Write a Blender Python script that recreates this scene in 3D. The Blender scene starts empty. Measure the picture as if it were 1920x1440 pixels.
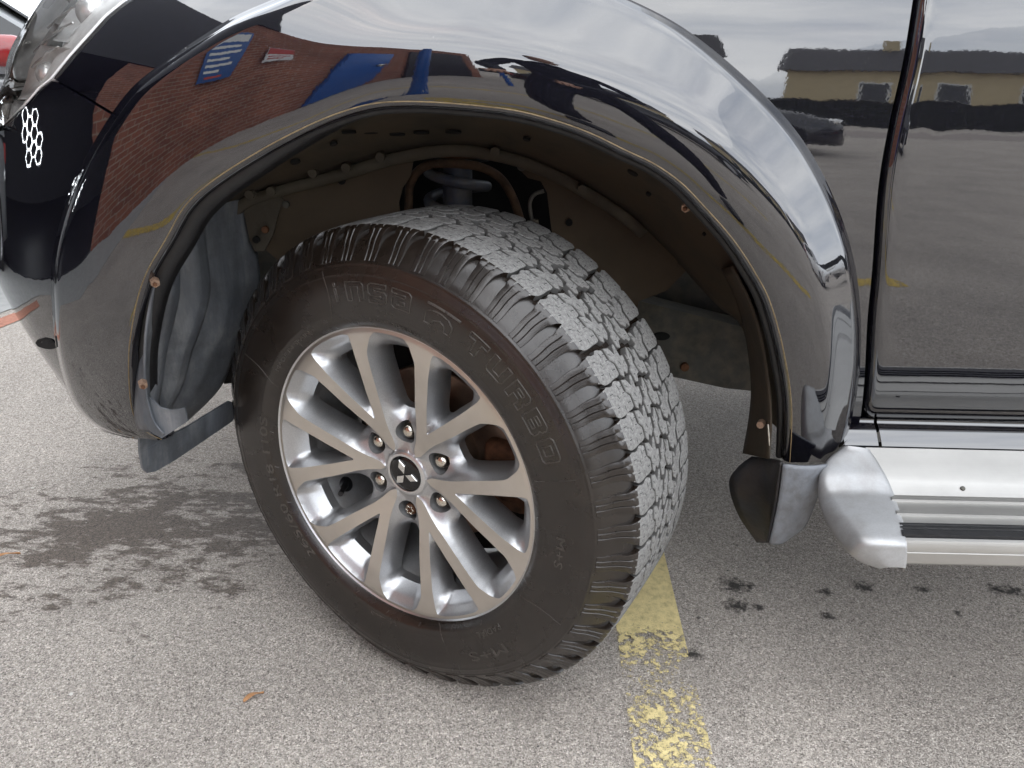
import bpy, bmesh, math, random
import numpy as np
from mathutils import Vector, Matrix, geometry

random.seed(7); RNG = np.random.default_rng(7)
scene = bpy.context.scene
COL = scene.collection
R_ = math.radians

# ------------------------------------------------------------------ camera
CAM = np.array([0.16776727, -0.97757460, 0.95302672])
AX = np.array([[0.9996839360, 0.0022179305, 0.0250421409],
               [-0.0239393698, 0.3881549140, 0.9212831646],
               [0.0076768880, 0.9215914732, -0.3880853281]])
FOC = 1373.929
cam_d = bpy.data.cameras.new('camera'); cam = bpy.data.objects.new('camera', cam_d); COL.objects.link(cam)
m = Matrix.Identity(4)
for i in range(3):
    m[i][0] = AX[0][i]; m[i][1] = AX[1][i]; m[i][2] = -AX[2][i]; m[i][3] = CAM[i]
cam.matrix_world = m
cam_d.sensor_width = 36.0; cam_d.lens = FOC / 1920 * 36.0
cam_d.clip_start = 0.02; cam_d.clip_end = 600
scene.camera = cam

# ------------------------------------------------------------------ sky, sun, exposure
SUN_EL, SUN_AZ = R_(52), R_(205)
w = bpy.data.worlds.new('World'); scene.world = w; w.use_nodes = True
nt = w.node_tree; N = nt.nodes; LK = nt.links
bg = N['Background']; bg.inputs['Strength'].default_value = 0.12
sky = N.new('ShaderNodeTexSky'); sky.sky_type = 'NISHITA'; sky.sun_disc = False
sky.sun_elevation = SUN_EL; sky.sun_rotation = SUN_AZ; sky.dust_density = 2.0
tc = N.new('ShaderNodeTexCoord'); nz = N.new('ShaderNodeTexNoise'); nz.inputs['Scale'].default_value = 2.2
nz.inputs['Detail'].default_value = 7; nz.inputs['Roughness'].default_value = .62
mp = N.new('ShaderNodeMapping'); mp.inputs['Scale'].default_value = (1, 1, 2.6)
LK.new(tc.outputs['Generated'], mp.inputs['Vector']); LK.new(mp.outputs['Vector'], nz.inputs['Vector'])
cr = N.new('ShaderNodeValToRGB'); cr.color_ramp.elements[0].position = .30; cr.color_ramp.elements[0].color = (.62, .62, .62, 1)
cr.color_ramp.elements[1].position = .52; cr.color_ramp.elements[1].color = (1, 1, 1, 1)
LK.new(nz.outputs['Fac'], cr.inputs['Fac'])
nz2 = N.new('ShaderNodeTexNoise'); nz2.inputs['Scale'].default_value = 3.7; nz2.inputs['Detail'].default_value = 6
LK.new(mp.outputs['Vector'], nz2.inputs['Vector'])
cc = N.new('ShaderNodeValToRGB'); cc.color_ramp.elements[0].position = .3; cc.color_ramp.elements[0].color = (6.6, 7.2, 8.2, 1)
cc.color_ramp.elements[1].position = .68; cc.color_ramp.elements[1].color = (10.5, 10.8, 11.2, 1)
LK.new(nz2.outputs['Fac'], cc.inputs['Fac'])
mx = N.new('ShaderNodeMixRGB'); LK.new(cr.outputs['Color'], mx.inputs['Fac'])
LK.new(sky.outputs['Color'], mx.inputs['Color1']); LK.new(cc.outputs['Color'], mx.inputs['Color2'])
LK.new(mx.outputs['Color'], bg.inputs['Color'])

sun_d = bpy.data.lights.new('sun', 'SUN'); sun_d.energy = .6; sun_d.angle = R_(120); sun_d.color = (1, .955, .89)
sun = bpy.data.objects.new('sun', sun_d); COL.objects.link(sun)
sd = Vector((math.sin(SUN_AZ) * math.cos(SUN_EL), math.cos(SUN_AZ) * math.cos(SUN_EL), math.sin(SUN_EL)))
sun.rotation_euler = sd.to_track_quat('Z', 'Y').to_euler()

scene.view_settings.view_transform = 'Standard'; scene.view_settings.look = 'None'
scene.view_settings.gamma = 1; scene.view_settings.use_curve_mapping = False
scene.view_settings.exposure = 1.58
scene.render.engine = 'CYCLES'
scene.cycles.max_bounces = 6; scene.cycles.diffuse_bounces = 3; scene.cycles.glossy_bounces = 4; scene.cycles.transmission_bounces = 3; scene.cycles.transparent_max_bounces = 6
scene.cycles.use_adaptive_sampling = True; scene.cycles.adaptive_threshold = .02; scene.cycles.use_denoising = True
scene.cycles.caustics_reflective = False; scene.cycles.caustics_refractive = False

# ------------------------------------------------------------------ picture -> place helpers (real depths come from the truck's surfaces)
def rays(q):
    q = np.atleast_2d(np.asarray(q, float))
    return ((q[:, :1] - 960) * AX[0] - (q[:, 1:2] - 720) * AX[1]) / FOC + AX[2]
def atY(x, y, Y):
    d = rays([(x, y)])[0]; return CAM + d * (Y - CAM[1]) / d[1]
def atZ(x, y, Z):
    d = rays([(x, y)])[0]; return CAM + d * (Z - CAM[2]) / d[2]

# ------------------------------------------------------------------ materials
MATS = {}
def nodes_of(name):
    mt = bpy.data.materials.new(name); mt.use_nodes = True; MATS[name] = mt
    return mt, mt.node_tree, mt.node_tree.nodes['Principled BSDF']
class NB:
    """small node-building helper"""
    def __init__(s, tree): s.t = tree
    def n(s, kind, **kw):
        o = s.t.nodes.new('ShaderNode' + kind)
        for k, v in kw.items():
            if k in o.inputs: 
                o.inputs[k].default_value = v
            else: setattr(o, k, v)
        return o
    def l(s, a, b): s.t.links.new(a, b)
    def coord(s, kind='Object'): return s.n('TexCoord').outputs[kind]
    def noise(s, scale, detail=3, rough=.55, vec=None, dist=0):
        o = s.n('TexNoise'); o.inputs['Scale'].default_value = scale; o.inputs['Detail'].default_value = detail
        o.inputs['Roughness'].default_value = rough; o.inputs['Distortion'].default_value = dist
        s.l(vec if vec else s.coord(), o.inputs['Vector']); return o.outputs['Fac']
    def voro(s, scale, vec=None, out='Color', feature='F1'):
        o = s.n('TexVoronoi'); o.feature = feature; o.inputs['Scale'].default_value = scale
        s.l(vec if vec else s.coord(), o.inputs['Vector']); return o.outputs[out]
    def ramp(s, fac, stops):
        o = s.n('ValToRGB'); e = o.color_ramp.elements
        while len(e) < len(stops): e.new(.5)
        for i, (p, c) in enumerate(stops):
            e[i].position = p; e[i].color = (*c, 1) if not isinstance(c, (int, float)) else (c, c, c, 1)
        s.l(fac, o.inputs['Fac']); return o.outputs['Color']
    def math(s, op, a, b=None, clamp=False):
        o = s.n('Math'); o.operation = op; o.use_clamp = clamp
        for i, v in enumerate((a, b)):
            if v is None: continue
            if isinstance(v, (int, float)): o.inputs[i].default_value = v
            else: s.l(v, o.inputs[i])
        return o.outputs[0]
    def mix(s, fac, a, b, mode='MIX'):
        o = s.n('MixRGB'); o.blend_type = mode
        for i, v in enumerate((fac, a, b)):
            if isinstance(v, (int, float)): o.inputs[i].default_value = v if i == 0 else (v, v, v, 1)
            elif isinstance(v, tuple): o.inputs[i].default_value = (*v, 1)
            else: s.l(v, o.inputs[i])
        return o.outputs[0]
    def bump(s, h, strength, dist, prev=None):
        o = s.n('Bump'); o.inputs['Strength'].default_value = strength; o.inputs['Distance'].default_value = dist
        s.l(h, o.inputs['Height'])
        if prev: s.l(prev, o.inputs['Normal'])
        return o.outputs['Normal']
def setp(b, **kw):
    for k, v in kw.items():
        k = {'col': 'Base Color', 'rough': 'Roughness', 'metal': 'Metallic', 'ior': 'IOR', 'spec': 'Specular IOR Level', 'coat': 'Coat Weight', 'coat_rough': 'Coat Roughness', 'coat_ior': 'Coat IOR', 'alpha': 'Alpha'}.get(k, k)
        if isinstance(v, tuple): b.inputs[k].default_value = (*v, 1)
        else: b.inputs[k].default_value = v
def simple(name, col, rough=.5, metal=0, var=.25, scale=30, bump=0, ior=1.45, bscale=None, dirt=None, dscale=9):
    mt, t, b = nodes_of(name); nb = NB(t)
    setp(b, rough=rough, metal=metal, ior=ior)
    n = nb.noise(scale, 5)
    c = nb.ramp(n, [(.3, tuple(x * (1 - var) for x in col)), (.7, tuple(min(1, x * (1 + var)) for x in col))])
    if dirt:
        d = nb.ramp(nb.noise(dscale, 6, .65), [(.42, 0.0), (.62, 1.0)])
        c = nb.mix(nb.math('MULTIPLY', d, dirt[3]), c, dirt[:3])
    nb.l(c, b.inputs['Base Color'])
    if bump: nb.l(nb.bump(nb.noise(bscale or scale * 4, 4), bump, .002), b.inputs['Normal'])
    return mt

# gloss black paint: mica flakes, orange peel, thin dust
def paint_mat(name, dust=.35):
    mt, t, b = nodes_of(name); nb = NB(t); co = nb.coord()
    setp(b, rough=.025, ior=2.08)
    fl = nb.ramp(nb.voro(900, co), [(.80, (.0035, .0035, .006)), (.97, (.02, .018, .032))])
    n = nb.noise(22, 6, .7, co); d = nb.ramp(n, [(.48, 0.0), (.75, 1.0)])
    sp = nb.ramp(nb.noise(520, 2, .5, co), [(.66, 0.0), (.72, 1.0)])
    dd = nb.math('MULTIPLY', nb.math('MULTIPLY', d, sp), dust)
    c = nb.mix(nb.math('ADD', nb.math('MULTIPLY', dd, .5), .004 * dust), fl, (.42, .40, .37))
    nb.l(c, b.inputs['Base Color'])
    nb.l(nb.math('ADD', nb.math('MULTIPLY', dd, .35), .022), b.inputs['Roughness'])
    n1 = nb.bump(nb.noise(240, 1, .4, co), .012, .0006)
    n2 = nb.bump(nb.noise(7, 2, .45, co, .6), .10, .004, n1)
    nb.l(n2, b.inputs['Normal'])
    return mt
PAINT = paint_mat('gloss_black_paint'); PAINT2 = paint_mat('gloss_black_flare_paint', .5)

# tarmac
def tarmac_mat():
    mt, t, b = nodes_of('worn_pale_tarmac'); nb = NB(t); co = nb.coord()
    big = nb.noise(2.2, 3, .6, co)
    st = nb.voro(440, co); sh = nb.n('SeparateColor'); nb.l(st, sh.inputs[0])
    stone = nb.ramp(sh.outputs[0], [(0, (.18, .16, .14)), (.16, (.32, .288, .254)), (.5, (.435, .393, .348)), (.82, (.525, .475, .422)), (1, (.73, .675, .61))])
    fn = nb.noise(480, 2, .7, co); mn = nb.noise(95, 3, .7, co); fine = nb.ramp(fn, [(.32, .62), (.68, 1.28)])
    mid = nb.ramp(mn, [(.3, .78), (.7, 1.16)])
    c = nb.mix(1, stone, fine, 'MULTIPLY'); c = nb.mix(1, c, mid, 'MULTIPLY')
    c = nb.mix(1, c, nb.ramp(big, [(.3, .84), (.7, 1.12)]), 'MULTIPLY')
    # wet run-off ahead of the wheel
    sx = nb.n('SeparateXYZ'); nb.l(co, sx.inputs[0]); X, Y = sx.outputs[0], sx.outputs[1]
    wp = nb.n('Mapping'); wp.inputs['Rotation'].default_value = (0, 0, R_(14)); wp.inputs['Scale'].default_value = (.55, 1.25, 1); nb.l(co, wp.inputs['Vector'])
    wn = nb.noise(8.5, 6, .68, wp.outputs[0]); wf = nb.noise(34, 4, .7, wp.outputs[0])
    # patch centred on a line running forward from the tyre's front edge
    def seg_fall(x0, y0, sxx, syy, ang):
        dx = nb.math('SUBTRACT', X, x0); dy = nb.math('SUBTRACT', Y, y0)
        ca, sa = math.cos(ang), math.sin(ang)
        u = nb.math('ADD', nb.math('MULTIPLY', dx, ca / sxx), nb.math('MULTIPLY', dy, sa / sxx))
        v = nb.math('ADD', nb.math('MULTIPLY', dx, -sa / syy), nb.math('MULTIPLY', dy, ca / syy))
        return nb.math('SUBTRACT', 1.0, nb.math('SQRT', nb.math('ADD', nb.math('MULTIPLY', u, u), nb.math('MULTIPLY', v, v))))
    fall = nb.math('MAXIMUM', seg_fall(-.62, .42, .62, .30, R_(18)), seg_fall(-.42, .42, .36, .20, R_(5)))
    wet = nb.math('ADD', nb.math('MULTIPLY', fall, .42), nb.math('ADD', nb.math('MULTIPLY', nb.math('SUBTRACT', wn, .5), 1.7), nb.math('MULTIPLY', nb.math('SUBTRACT', wf, .5), .8)))
    wetm = nb.ramp(wet, [(.12, 0.0), (.30, 1.0)])
    # oil drips beside the sill
    drip = None
    for (px, py, r) in [(1378, 1098, .020), (1405, 1099, .008), (1382, 1135, .016), (1422, 1138, .008), (1548, 1110, .009), (1618, 1100, .013), (1552, 1155, .009), (1730, 1104, .009), (1868, 1105, .013), (1300, 1226, .010), (1900, 1108, .014), (1795, 1150, .006)]:
        p = atZ(px, py, 0)
        f = seg_fall(p[0], p[1], r * 2.0, r * 1.7, 0)
        drip = f if drip is None else nb.math('MAXIMUM', drip, f)
    dr = nb.math('ADD', drip, nb.math('MULTIPLY', nb.math('SUBTRACT', nb.noise(75, 5, .7, co), .5), 3.0))
    dm = nb.ramp(dr, [(.05, 0.0), (.75, 1.0)])
    c = nb.mix(nb.math('MULTIPLY', wetm, .92), c, nb.mix(1, c, (.27, .235, .21), 'MULTIPLY'))
    c = nb.mix(nb.math('MULTIPLY', dm, .9), c, (.012, .011, .010))
    nb.l(c, b.inputs['Base Color'])
    rg = nb.math('SUBTRACT', .88, nb.math('MULTIPLY', wetm, .38)); nb.l(rg, b.inputs['Roughness'])
    setp(b, spec=.3)
    hb = nb.voro(440, co, 'Distance')
    hh_ = nb.math('ADD', nb.math('MULTIPLY', hb, -.55), nb.math('ADD', nb.math('MULTIPLY', fn, .55), nb.math('MULTIPLY', mn, .9)))
    nb.l(nb.bump(hh_, .9, .0042), b.inputs['Normal'])
    return mt
TARMAC = tarmac_mat()

def line_paint(name, col, wear):
    mt, t, b = nodes_of(name); nb = NB(t); co = nb.coord()
    n = nb.noise(80, 6, .76, co); n2 = nb.noise(13, 4, .65, co)
    sx = nb.n('SeparateXYZ'); nb.l(co, sx.inputs[0])
    # the paint has flaked more the further it lies from the parked truck
    wy = nb.ramp(nb.math('ADD', nb.math('MULTIPLY', sx.outputs[1], 1.0), .5), [(.22, wear - .02), (.40, wear), (.50, wear + .05), (.60, wear - .05), (.66, .30), (.72, .02)]) if wear < 1 else None
    k = nb.math('ADD', nb.math('MULTIPLY', n, .75), nb.math('MULTIPLY', n2, .35))
    a = nb.math('SUBTRACT', k, nb.math('ADD', wy, .02) if wy else .5)
    al = nb.ramp(nb.math('ADD', a, .0), [(.0, 0.0), (.05, 1.0)])
    nb.l(al, b.inputs['Alpha'])
    c = nb.ramp(nb.noise(60, 6, .7, co), [(.25, tuple(x * .6 for x in col)), (.5, col), (.8, tuple(min(1, x * 1.25) for x in col))])
    c = nb.mix(nb.ramp(nb.noise(500, 2, .6, co), [(.60, 0.0), (.72, .55)]), c, (.2, .18, .13))
    nb.l(c, b.inputs['Base Color']); setp(b, rough=.75, spec=.3)
    nb.l(nb.bump(nb.noise(300, 4, .7, co), .6, .002), b.inputs['Normal'])
    return mt

# rubber
def rubber_mat(name, col, rough, bumpy=.3):
    mt, t, b = nodes_of(name); nb = NB(t); co = nb.coord()
    c = nb.ramp(nb.noise(35, 6, .65, co), [(.3, tuple(x * .75 for x in col)), (.7, tuple(x * 1.3 for x in col))])
    nb.l(c, b.inputs['Base Color']); setp(b, ior=1.6)
    nb.l(nb.ramp(nb.noise(14, 4, .6, co), [(.3, rough - .07), (.7, rough + .09)]), b.inputs['Roughness'])
    nb.l(nb.bump(nb.noise(650, 3, .6, co), bumpy, .0006), b.inputs['Normal'])
    return mt
RUBBER = rubber_mat('dressed_sidewall_rubber', (.015, .011, .0085), .25)
RUBBER_L = rubber_mat('highlit_raised_rubber', (.048, .042, .036), .28, .1)  # sidewall rubber lightened: edge highlights of letters and ridges put into the colour
RUBBER_D = rubber_mat('dry_groove_rubber', (.06, .058, .055), .8)
def dusty_tread():
    mt, t, b = nodes_of('dusty_tread_rubber'); nb = NB(t); co = nb.coord()
    n = nb.noise(230, 5, .75, co); n2 = nb.noise(700, 3, .7, co); n3 = nb.noise(18, 4, .6, co)
    c = nb.ramp(n, [(.26, (.08, .079, .076)), (.42, (.175, .172, .165)), (.58, (.25, .245, .236)), (.75, (.36, .354, .34))])
    c = nb.mix(1, c, nb.ramp(n2, [(.3, .65), (.7, 1.25)]), 'MULTIPLY')
    c = nb.mix(nb.ramp(n3, [(.60, 0.0), (.70, .65)]), c, (.05, .048, .046))
    nb.l(c, b.inputs['Base Color']); setp(b, rough=.85, spec=.25)
    nb.l(nb.bump(n, .8, .002), b.inputs['Normal'])
    return mt
DUSTY = dusty_tread()

# alloy
def alloy_face():
    mt, t, b = nodes_of('machined_and_silver_alloy'); nb = NB(t); co = nb.coord()
    at = nb.n('Attribute'); at.attribute_name = 'machined'
    mk = nb.ramp(at.outputs['Fac'], [(.49, 0.0), (.51, 1.0)])
    # lathe marks: fine rings round the axle
    sx = nb.n('SeparateXYZ'); nb.l(co, sx.inputs[0])
    rr = nb.math('SQRT', nb.math('ADD', nb.math('MULTIPLY', sx.outputs[0], sx.outputs[0]), nb.math('MULTIPLY', sx.outputs[2], sx.outputs[2])))
    ring = nb.math('SINE', nb.math('MULTIPLY', rr, 5200.0))
    spk = nb.noise(900, 2, .6, co); sm = nb.noise(9, 4, .6, co)
    cm = nb.mix(nb.ramp(sm, [(.3, 0.0), (.7, 1.0)]), (.54, .50, .45), (.63, .59, .54))
    cs = nb.ramp(spk, [(.35, (.44, .445, .455)), (.65, (.56, .565, .57))])
    nb.l(nb.mix(mk, cs, cm), b.inputs['Base Color'])
    nb.l(nb.mix(mk, .38, .33), b.inputs['Roughness'])
    setp(b, metal=.9, coat=.12, coat_rough=.15)
    nb.l(nb.bump(nb.math('MULTIPLY', ring, mk), .05, .0004), b.inputs['Normal'])
    return mt
ALLOY = alloy_face()
SILVER = simple('silver_lacquer', (.70, .705, .71), .32, 1.0, .10, 700)
BARREL = simple('silver_barrel_lacquer', (.46, .465, .47), .45, .6, .08, 500, dirt=(.30, .27, .24, .4), dscale=22)
CHROME = simple('dull_chrome', (.74, .70, .62), .18, 1.0, .12, 220, dirt=(.30, .20, .12, .5), dscale=160)
BORE = simple('grey_nut_bore', (.20, .20, .20), .5, .2, .2, 60)
RUST = simple('rusted_iron', (.115, .052, .026), .75, .3, .5, 60, .5)
DISC = simple('brown_filmed_disc', (.22, .15, .11), .40, .7, .3, 25)
BLACK = simple('black_plastic', (.012, .012, .013), .4, 0, .3, 60, .2)
VOID = simple('unlit_black', (.004, .004, .004), .9, 0, .2, 10)  # near-black that puts the shade of holes, gaps and cavities into the colour
GLOSSBLK = simple('gloss_black_cap', (.006, .006, .006), .06, 0, .2, 10, ior=1.5)
LINER = simple('dusty_arch_metal', (.052, .042, .030), .8, 0, .28, 14, .35, dirt=(.06, .042, .026, .85), dscale=7)
def liner_mat():
    mt, t, b = nodes_of('dusty_grey_liner_plastic'); nb = NB(t)
    mp_ = nb.n('Mapping'); mp_.inputs['Scale'].default_value = (26, 26, 3.5); nb.l(nb.coord(), mp_.inputs['Vector'])
    st_ = nb.noise(1.0, 6, .65, mp_.outputs[0]); c = nb.ramp(st_, [(.3, (.05, .056, .066)), (.5, (.10, .108, .12)), (.68, (.19, .195, .20))])
    c = nb.mix(nb.ramp(nb.noise(11, 6, .7), [(.45, 0.0), (.65, .8)]), c, (.055, .058, .062)); nb.l(c, b.inputs['Base Color']); setp(b, rough=.5); nb.l(nb.bump(nb.noise(90, 4), .35, .002), b.inputs['Normal']); return mt
LINERP = liner_mat()
FLANGE = simple('pale_seam_sealer', (.066, .056, .040), .75, 0, .3, 22, .4, dirt=(.05, .04, .028, .8), dscale=12)
RUSTPL = simple('dusty_brown_plate', (.068, .048, .029), .8, 0, .25, 9, .25, dirt=(.07, .05, .03, .8), dscale=6)
RAIL = simple('dusty_chassis_black', (.055, .055, .05), .7, 0, .3, 16, .35, dirt=(.13, .115, .085, .55), dscale=26)
SPRING = simple('blue_grey_spring', (.05, .06, .085), .5, 0, .3, 40, .3, dirt=(.10, .085, .06, .6), dscale=30)
COPPER = simple('tan_clip', (.30, .20, .14), .45, .5, .3, 300)
GOLD = simple('tan_sealant_line', (.20, .145, .075), .5, 0, .3, 120)
STEPCAP = simple('silver_step_plastic', (.40, .405, .41), .40, .5, .06, 400, .08, dirt=(.22, .20, .18, .35), dscale=18)
def brushed():
    mt, t, b = nodes_of('brushed_step_aluminium'); nb = NB(t)
    mpn = nb.n('Mapping'); mpn.inputs['Scale'].default_value = (4, 900, 900); nb.l(nb.coord(), mpn.inputs['Vector'])
    n = nb.noise(1.0, 4, .6, mpn.outputs[0]); s = nb.ramp(nb.noise(6, 6, .7), [(.35, 0.0), (.7, 1.0)])
    nb.l(nb.mix(s, (.37, .362, .345), (.43, .42, .40)), b.inputs['Base Color'])
    setp(b, metal=.85, rough=.4); nb.l(nb.ramp(n, [(.3, .36), (.7, .50)]), b.inputs['Roughness'])
    nb.l(nb.bump(n, .12, .0005), b.inputs['Normal']); return mt
ALU = brushed()
FLAP = simple('grey_flap_plastic', (.155, .165, .18), .55, 0, .12, 40, .3, dirt=(.09, .085, .08, .5), dscale=60)
FLAPIN = simple('dark_flap_inside', (.020, .021, .024), .5, 0, .4, 30, .4, dirt=(.05, .036, .026, .5), dscale=16)

# ------------------------------------------------------------------ object helpers
def link(name, me, mats, parent=None, smooth=True, angle=None):
    o = bpy.data.objects.new(name, me); COL.objects.link(o)
    for mt in (mats if isinstance(mats, (list, tuple)) else [mats]): me.materials.append(mt)
    if smooth: me.polygons.foreach_set('use_smooth', [True] * len(me.polygons))
    if smooth and angle: me.set_sharp_from_angle(angle=R_(angle))
    if parent: o.parent = parent
    return o
def mesh(name, V, F):
    me = bpy.data.meshes.new(name); me.from_pydata([tuple(map(float, v)) for v in V], [], [tuple(map(int, f)) for f in F]); me.update(); return me
def fix_normals(me):
    bm = bmesh.new(); bm.from_mesh(me); bmesh.ops.remove_doubles(bm, verts=bm.verts, dist=1e-6)
    bmesh.ops.recalc_face_normals(bm, faces=bm.faces); bm.to_mesh(me); bm.free(); me.update()
def grid(name, P, mats, parent=None, cu=False, cv=False, keep=None, flip=False, angle=None, solid=0, smooth=True):
    P = np.asarray(P, float); n, k = P.shape[:2]; F = []
    for i in range(n - (0 if cu else 1)):
        for j in range(k - (0 if cv else 1)):
            if keep is not None and not keep[i, j]: continue
            a, b, c, d = i * k + j, i * k + (j + 1) % k, ((i + 1) % n) * k + (j + 1) % k, ((i + 1) % n) * k + j
            F.append((a, d, c, b) if flip else (a, b, c, d))
    me = mesh(name, P.reshape(-1, 3), F)
    if keep is not None:
        bm = bmesh.new(); bm.from_mesh(me)
        bmesh.ops.delete(bm, geom=[v for v in bm.verts if not v.link_faces], context='VERTS'); bm.to_mesh(me); bm.free()
    o = link(name, me, mats, parent, smooth, angle)
    if solid:
        md = o.modifiers.new('thickness', 'SOLIDIFY'); md.thickness = solid; md.offset = -1
    return o
def box_me(name, x0, x1, y0, y1, z0, z1, bev=0, seg=2):
    bm = bmesh.new(); bmesh.ops.create_cube(bm, size=1)
    for v in bm.verts:
        v.co = Vector(((x0 + x1) / 2 + v.co.x * (x1 - x0), (y0 + y1) / 2 + v.co.y * (y1 - y0), (z0 + z1) / 2 + v.co.z * (z1 - z0)))
    if bev: bmesh.ops.bevel(bm, geom=bm.edges[:], offset=bev, segments=seg, affect='EDGES', profile=.5)
    me = bpy.data.meshes.new(name); bm.to_mesh(me); bm.free(); return me
def box(name, b6, mat, parent=None, bev=0, seg=2):
    return link(name, box_me(name, *b6, bev, seg), mat, parent, bool(bev), 40)
def tube_geo(path, r, k=8, closed=False, caps=True):
    path = np.asarray(path, float); n = len(path); V = []; F = []
    r = np.broadcast_to(np.asarray(r, float), (n,))
    T = np.gradient(path, axis=0) if not closed else (np.roll(path, -1, 0) - np.roll(path, 1, 0))
    T /= np.linalg.norm(T, axis=1)[:, None] + 1e-12
    up = np.array([0, 0, 1.]); 
    if abs(T[0] @ up) > .9: up = np.array([0, 1., 0])
    nn = np.cross(T[0], up); nn /= np.linalg.norm(nn)
    for i in range(n):
        nn = nn - T[i] * (nn @ T[i]); nn /= np.linalg.norm(nn) + 1e-12; bb = np.cross(T[i], nn)
        for j in range(k):
            a = 2 * math.pi * j / k; V.append(path[i] + r[i] * (math.cos(a) * nn + math.sin(a) * bb))
    for i in range(n if closed else n - 1):
        for j in range(k):
            i2 = (i + 1) % n; F.append((i * k + j, i * k + (j + 1) % k, i2 * k + (j + 1) % k, i2 * k + j))
    if caps and not closed:
        F.append(tuple(range(k))[::-1]); F.append(tuple((n - 1) * k + j for j in range(k)))
    return V, F
def tube(name, path, r, mat, parent=None, k=8, closed=False):
    V, F = tube_geo(path, r, k, closed); me = mesh(name, V, F); fix_normals(me); return link(name, me, mat, parent, True, 60)
def lathe(name, prof, mat, parent=None, seg=64, axis='y', angle=40, close=False):
    """prof: (radius, along-axis)"""
    a = np.linspace(0, 2 * math.pi, seg, endpoint=False); prof = np.asarray(prof, float)
    P = np.zeros((seg, len(prof), 3))
    c, s = np.cos(a)[:, None], np.sin(a)[:, None]
    if axis == 'y': P[..., 0] = s * prof[:, 0]; P[..., 2] = c * prof[:, 0]; P[..., 1] = prof[:, 1]
    else: P[..., 0] = c * prof[:, 0]; P[..., 1] = s * prof[:, 0]; P[..., 2] = prof[:, 1]
    o = grid(name, P, mat, parent, cu=True); fix_normals(o.data); o.data.set_sharp_from_angle(angle=R_(angle)); return o
def catmull(pts, n, closed=False):
    p = np.asarray(pts, float); 
    if not closed: p = np.vstack([2 * p[0] - p[1], p, 2 * p[-1] - p[-2]])
    out = []
    for i in range(1, len(p) - 2):
        t = np.linspace(0, 1, 12, endpoint=False)[:, None]; a, b, c, d = p[i - 1:i + 3]
        out.append(.5 * (2 * b + (c - a) * t + (2 * a - 5 * b + 4 * c - d) * t ** 2 + (3 * b - a - 3 * c + d) * t ** 3))
    out.append(p[-2][None]); q = np.vstack(out)
    return resample(q, n)
def resample(q, n):
    s = np.r_[0, np.cumsum(np.linalg.norm(np.diff(q, axis=0), axis=1))]; t = np.linspace(0, s[-1], n)
    return np.stack([np.interp(t, s, q[:, k]) for k in range(q.shape[1])], -1)
def tag(o, label=None, cat=None, group=None, kind=None):
    if label: o['label'] = label
    if cat: o['category'] = cat
    if group: o['group'] = group
    if kind: o['kind'] = kind
    return o
def empty(name, loc=(0, 0, 0), rz=0):
    o = bpy.data.objects.new(name, None); COL.objects.link(o); o.location = loc; o.rotation_euler = (0, 0, rz); o.empty_display_size = .1; return o
def flat(name, pts3, mat, parent=None, thick=.003, direction=(0, 1, 0)):
    """a plate: 3-D outline, given a thickness"""
    n = len(pts3); p = np.asarray(pts3, float); d = np.asarray(direction, float) * thick
    V = np.vstack([p, p + d]); F = [tuple(range(n)), tuple(range(2 * n - 1, n - 1, -1))] + [(i, n + i, n + (i + 1) % n, (i + 1) % n) for i in range(n)]
    me = mesh(name, V, F); fix_normals(me); return link(name, me, mat, parent, False)

# ------------------------------------------------------------------ ground
def ground():
    n = 2; P = np.array([[(-150, -150, 0), (-150, 150, 0)], [(150, -150, 0), (150, 150, 0)]], float)
    o = grid('tarmac', P, TARMAC, flip=True, smooth=False); tag(o, kind='structure'); return o
ground()
YEL = line_paint('worn_yellow_line_paint', (.70, .585, .29), .525)
YEL2 = line_paint('old_yellow_bay_paint', (.60, .43, .10), 1.0)
def marking(name, quad, mat, z=.003):
    P = np.array([[(*quad[0], z), (*quad[1], z)], [(*quad[3], z), (*quad[2], z)]], float)
    o = grid(name, P, mat, smooth=False); fix_normals(o.data)
    if o.data.polygons[0].normal.z < 0: o.data.flip_normals()
    tag(o, kind='structure'); return o
marking('yellow_bay_line', [(.404, .62), (.532, .62), (.482, -.5), (.362, -.5)], YEL)
# bay lines of the next row, behind the photographer
for y0 in (-1.55, -3.1):
    marking('yellow_bay_line', [(-2.6, y0 + .1), (1.6, y0 + .1), (1.6, y0), (-2.6, y0)], YEL2)
marking('yellow_bay_line', [(-1.05, -.62), (-.98, -.52), (-.55, -.86), (-.62, -.96)], YEL2)
REDL = line_paint('faded_red_line_paint', (.36, .17, .12), .99)
a, b_ = atZ(-60, 640, 0), atZ(40, 600, 0)
dl = (b_ - a) / np.linalg.norm(b_ - a); pn = np.array([-dl[1], dl[0], 0]); a = a - dl * 1.2; b_ = b_ + dl * .8
marking('red_line', [tuple((a)[:2]), tuple(b_[:2]), tuple((b_ + pn * .09)[:2]), tuple((a + pn * .09)[:2])], REDL)
CONC = simple('pale_concrete_apron', (.30, .30, .29), .8, 0, .12, 14, .4)
q0, q1 = a + pn * .14, b_ + pn * .14
far = pn * 9
P = np.array([[q0 - dl * 6, q1 + dl * 2], [q0 - dl * 6 + far, q1 + dl * 2 + far]]); P[..., 2] = .004
o = grid('pale_concrete_apron', P, CONC, smooth=False); tag(o, kind='structure')
if o.data.polygons[0].normal.z < 0: o.data.flip_normals()

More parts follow.
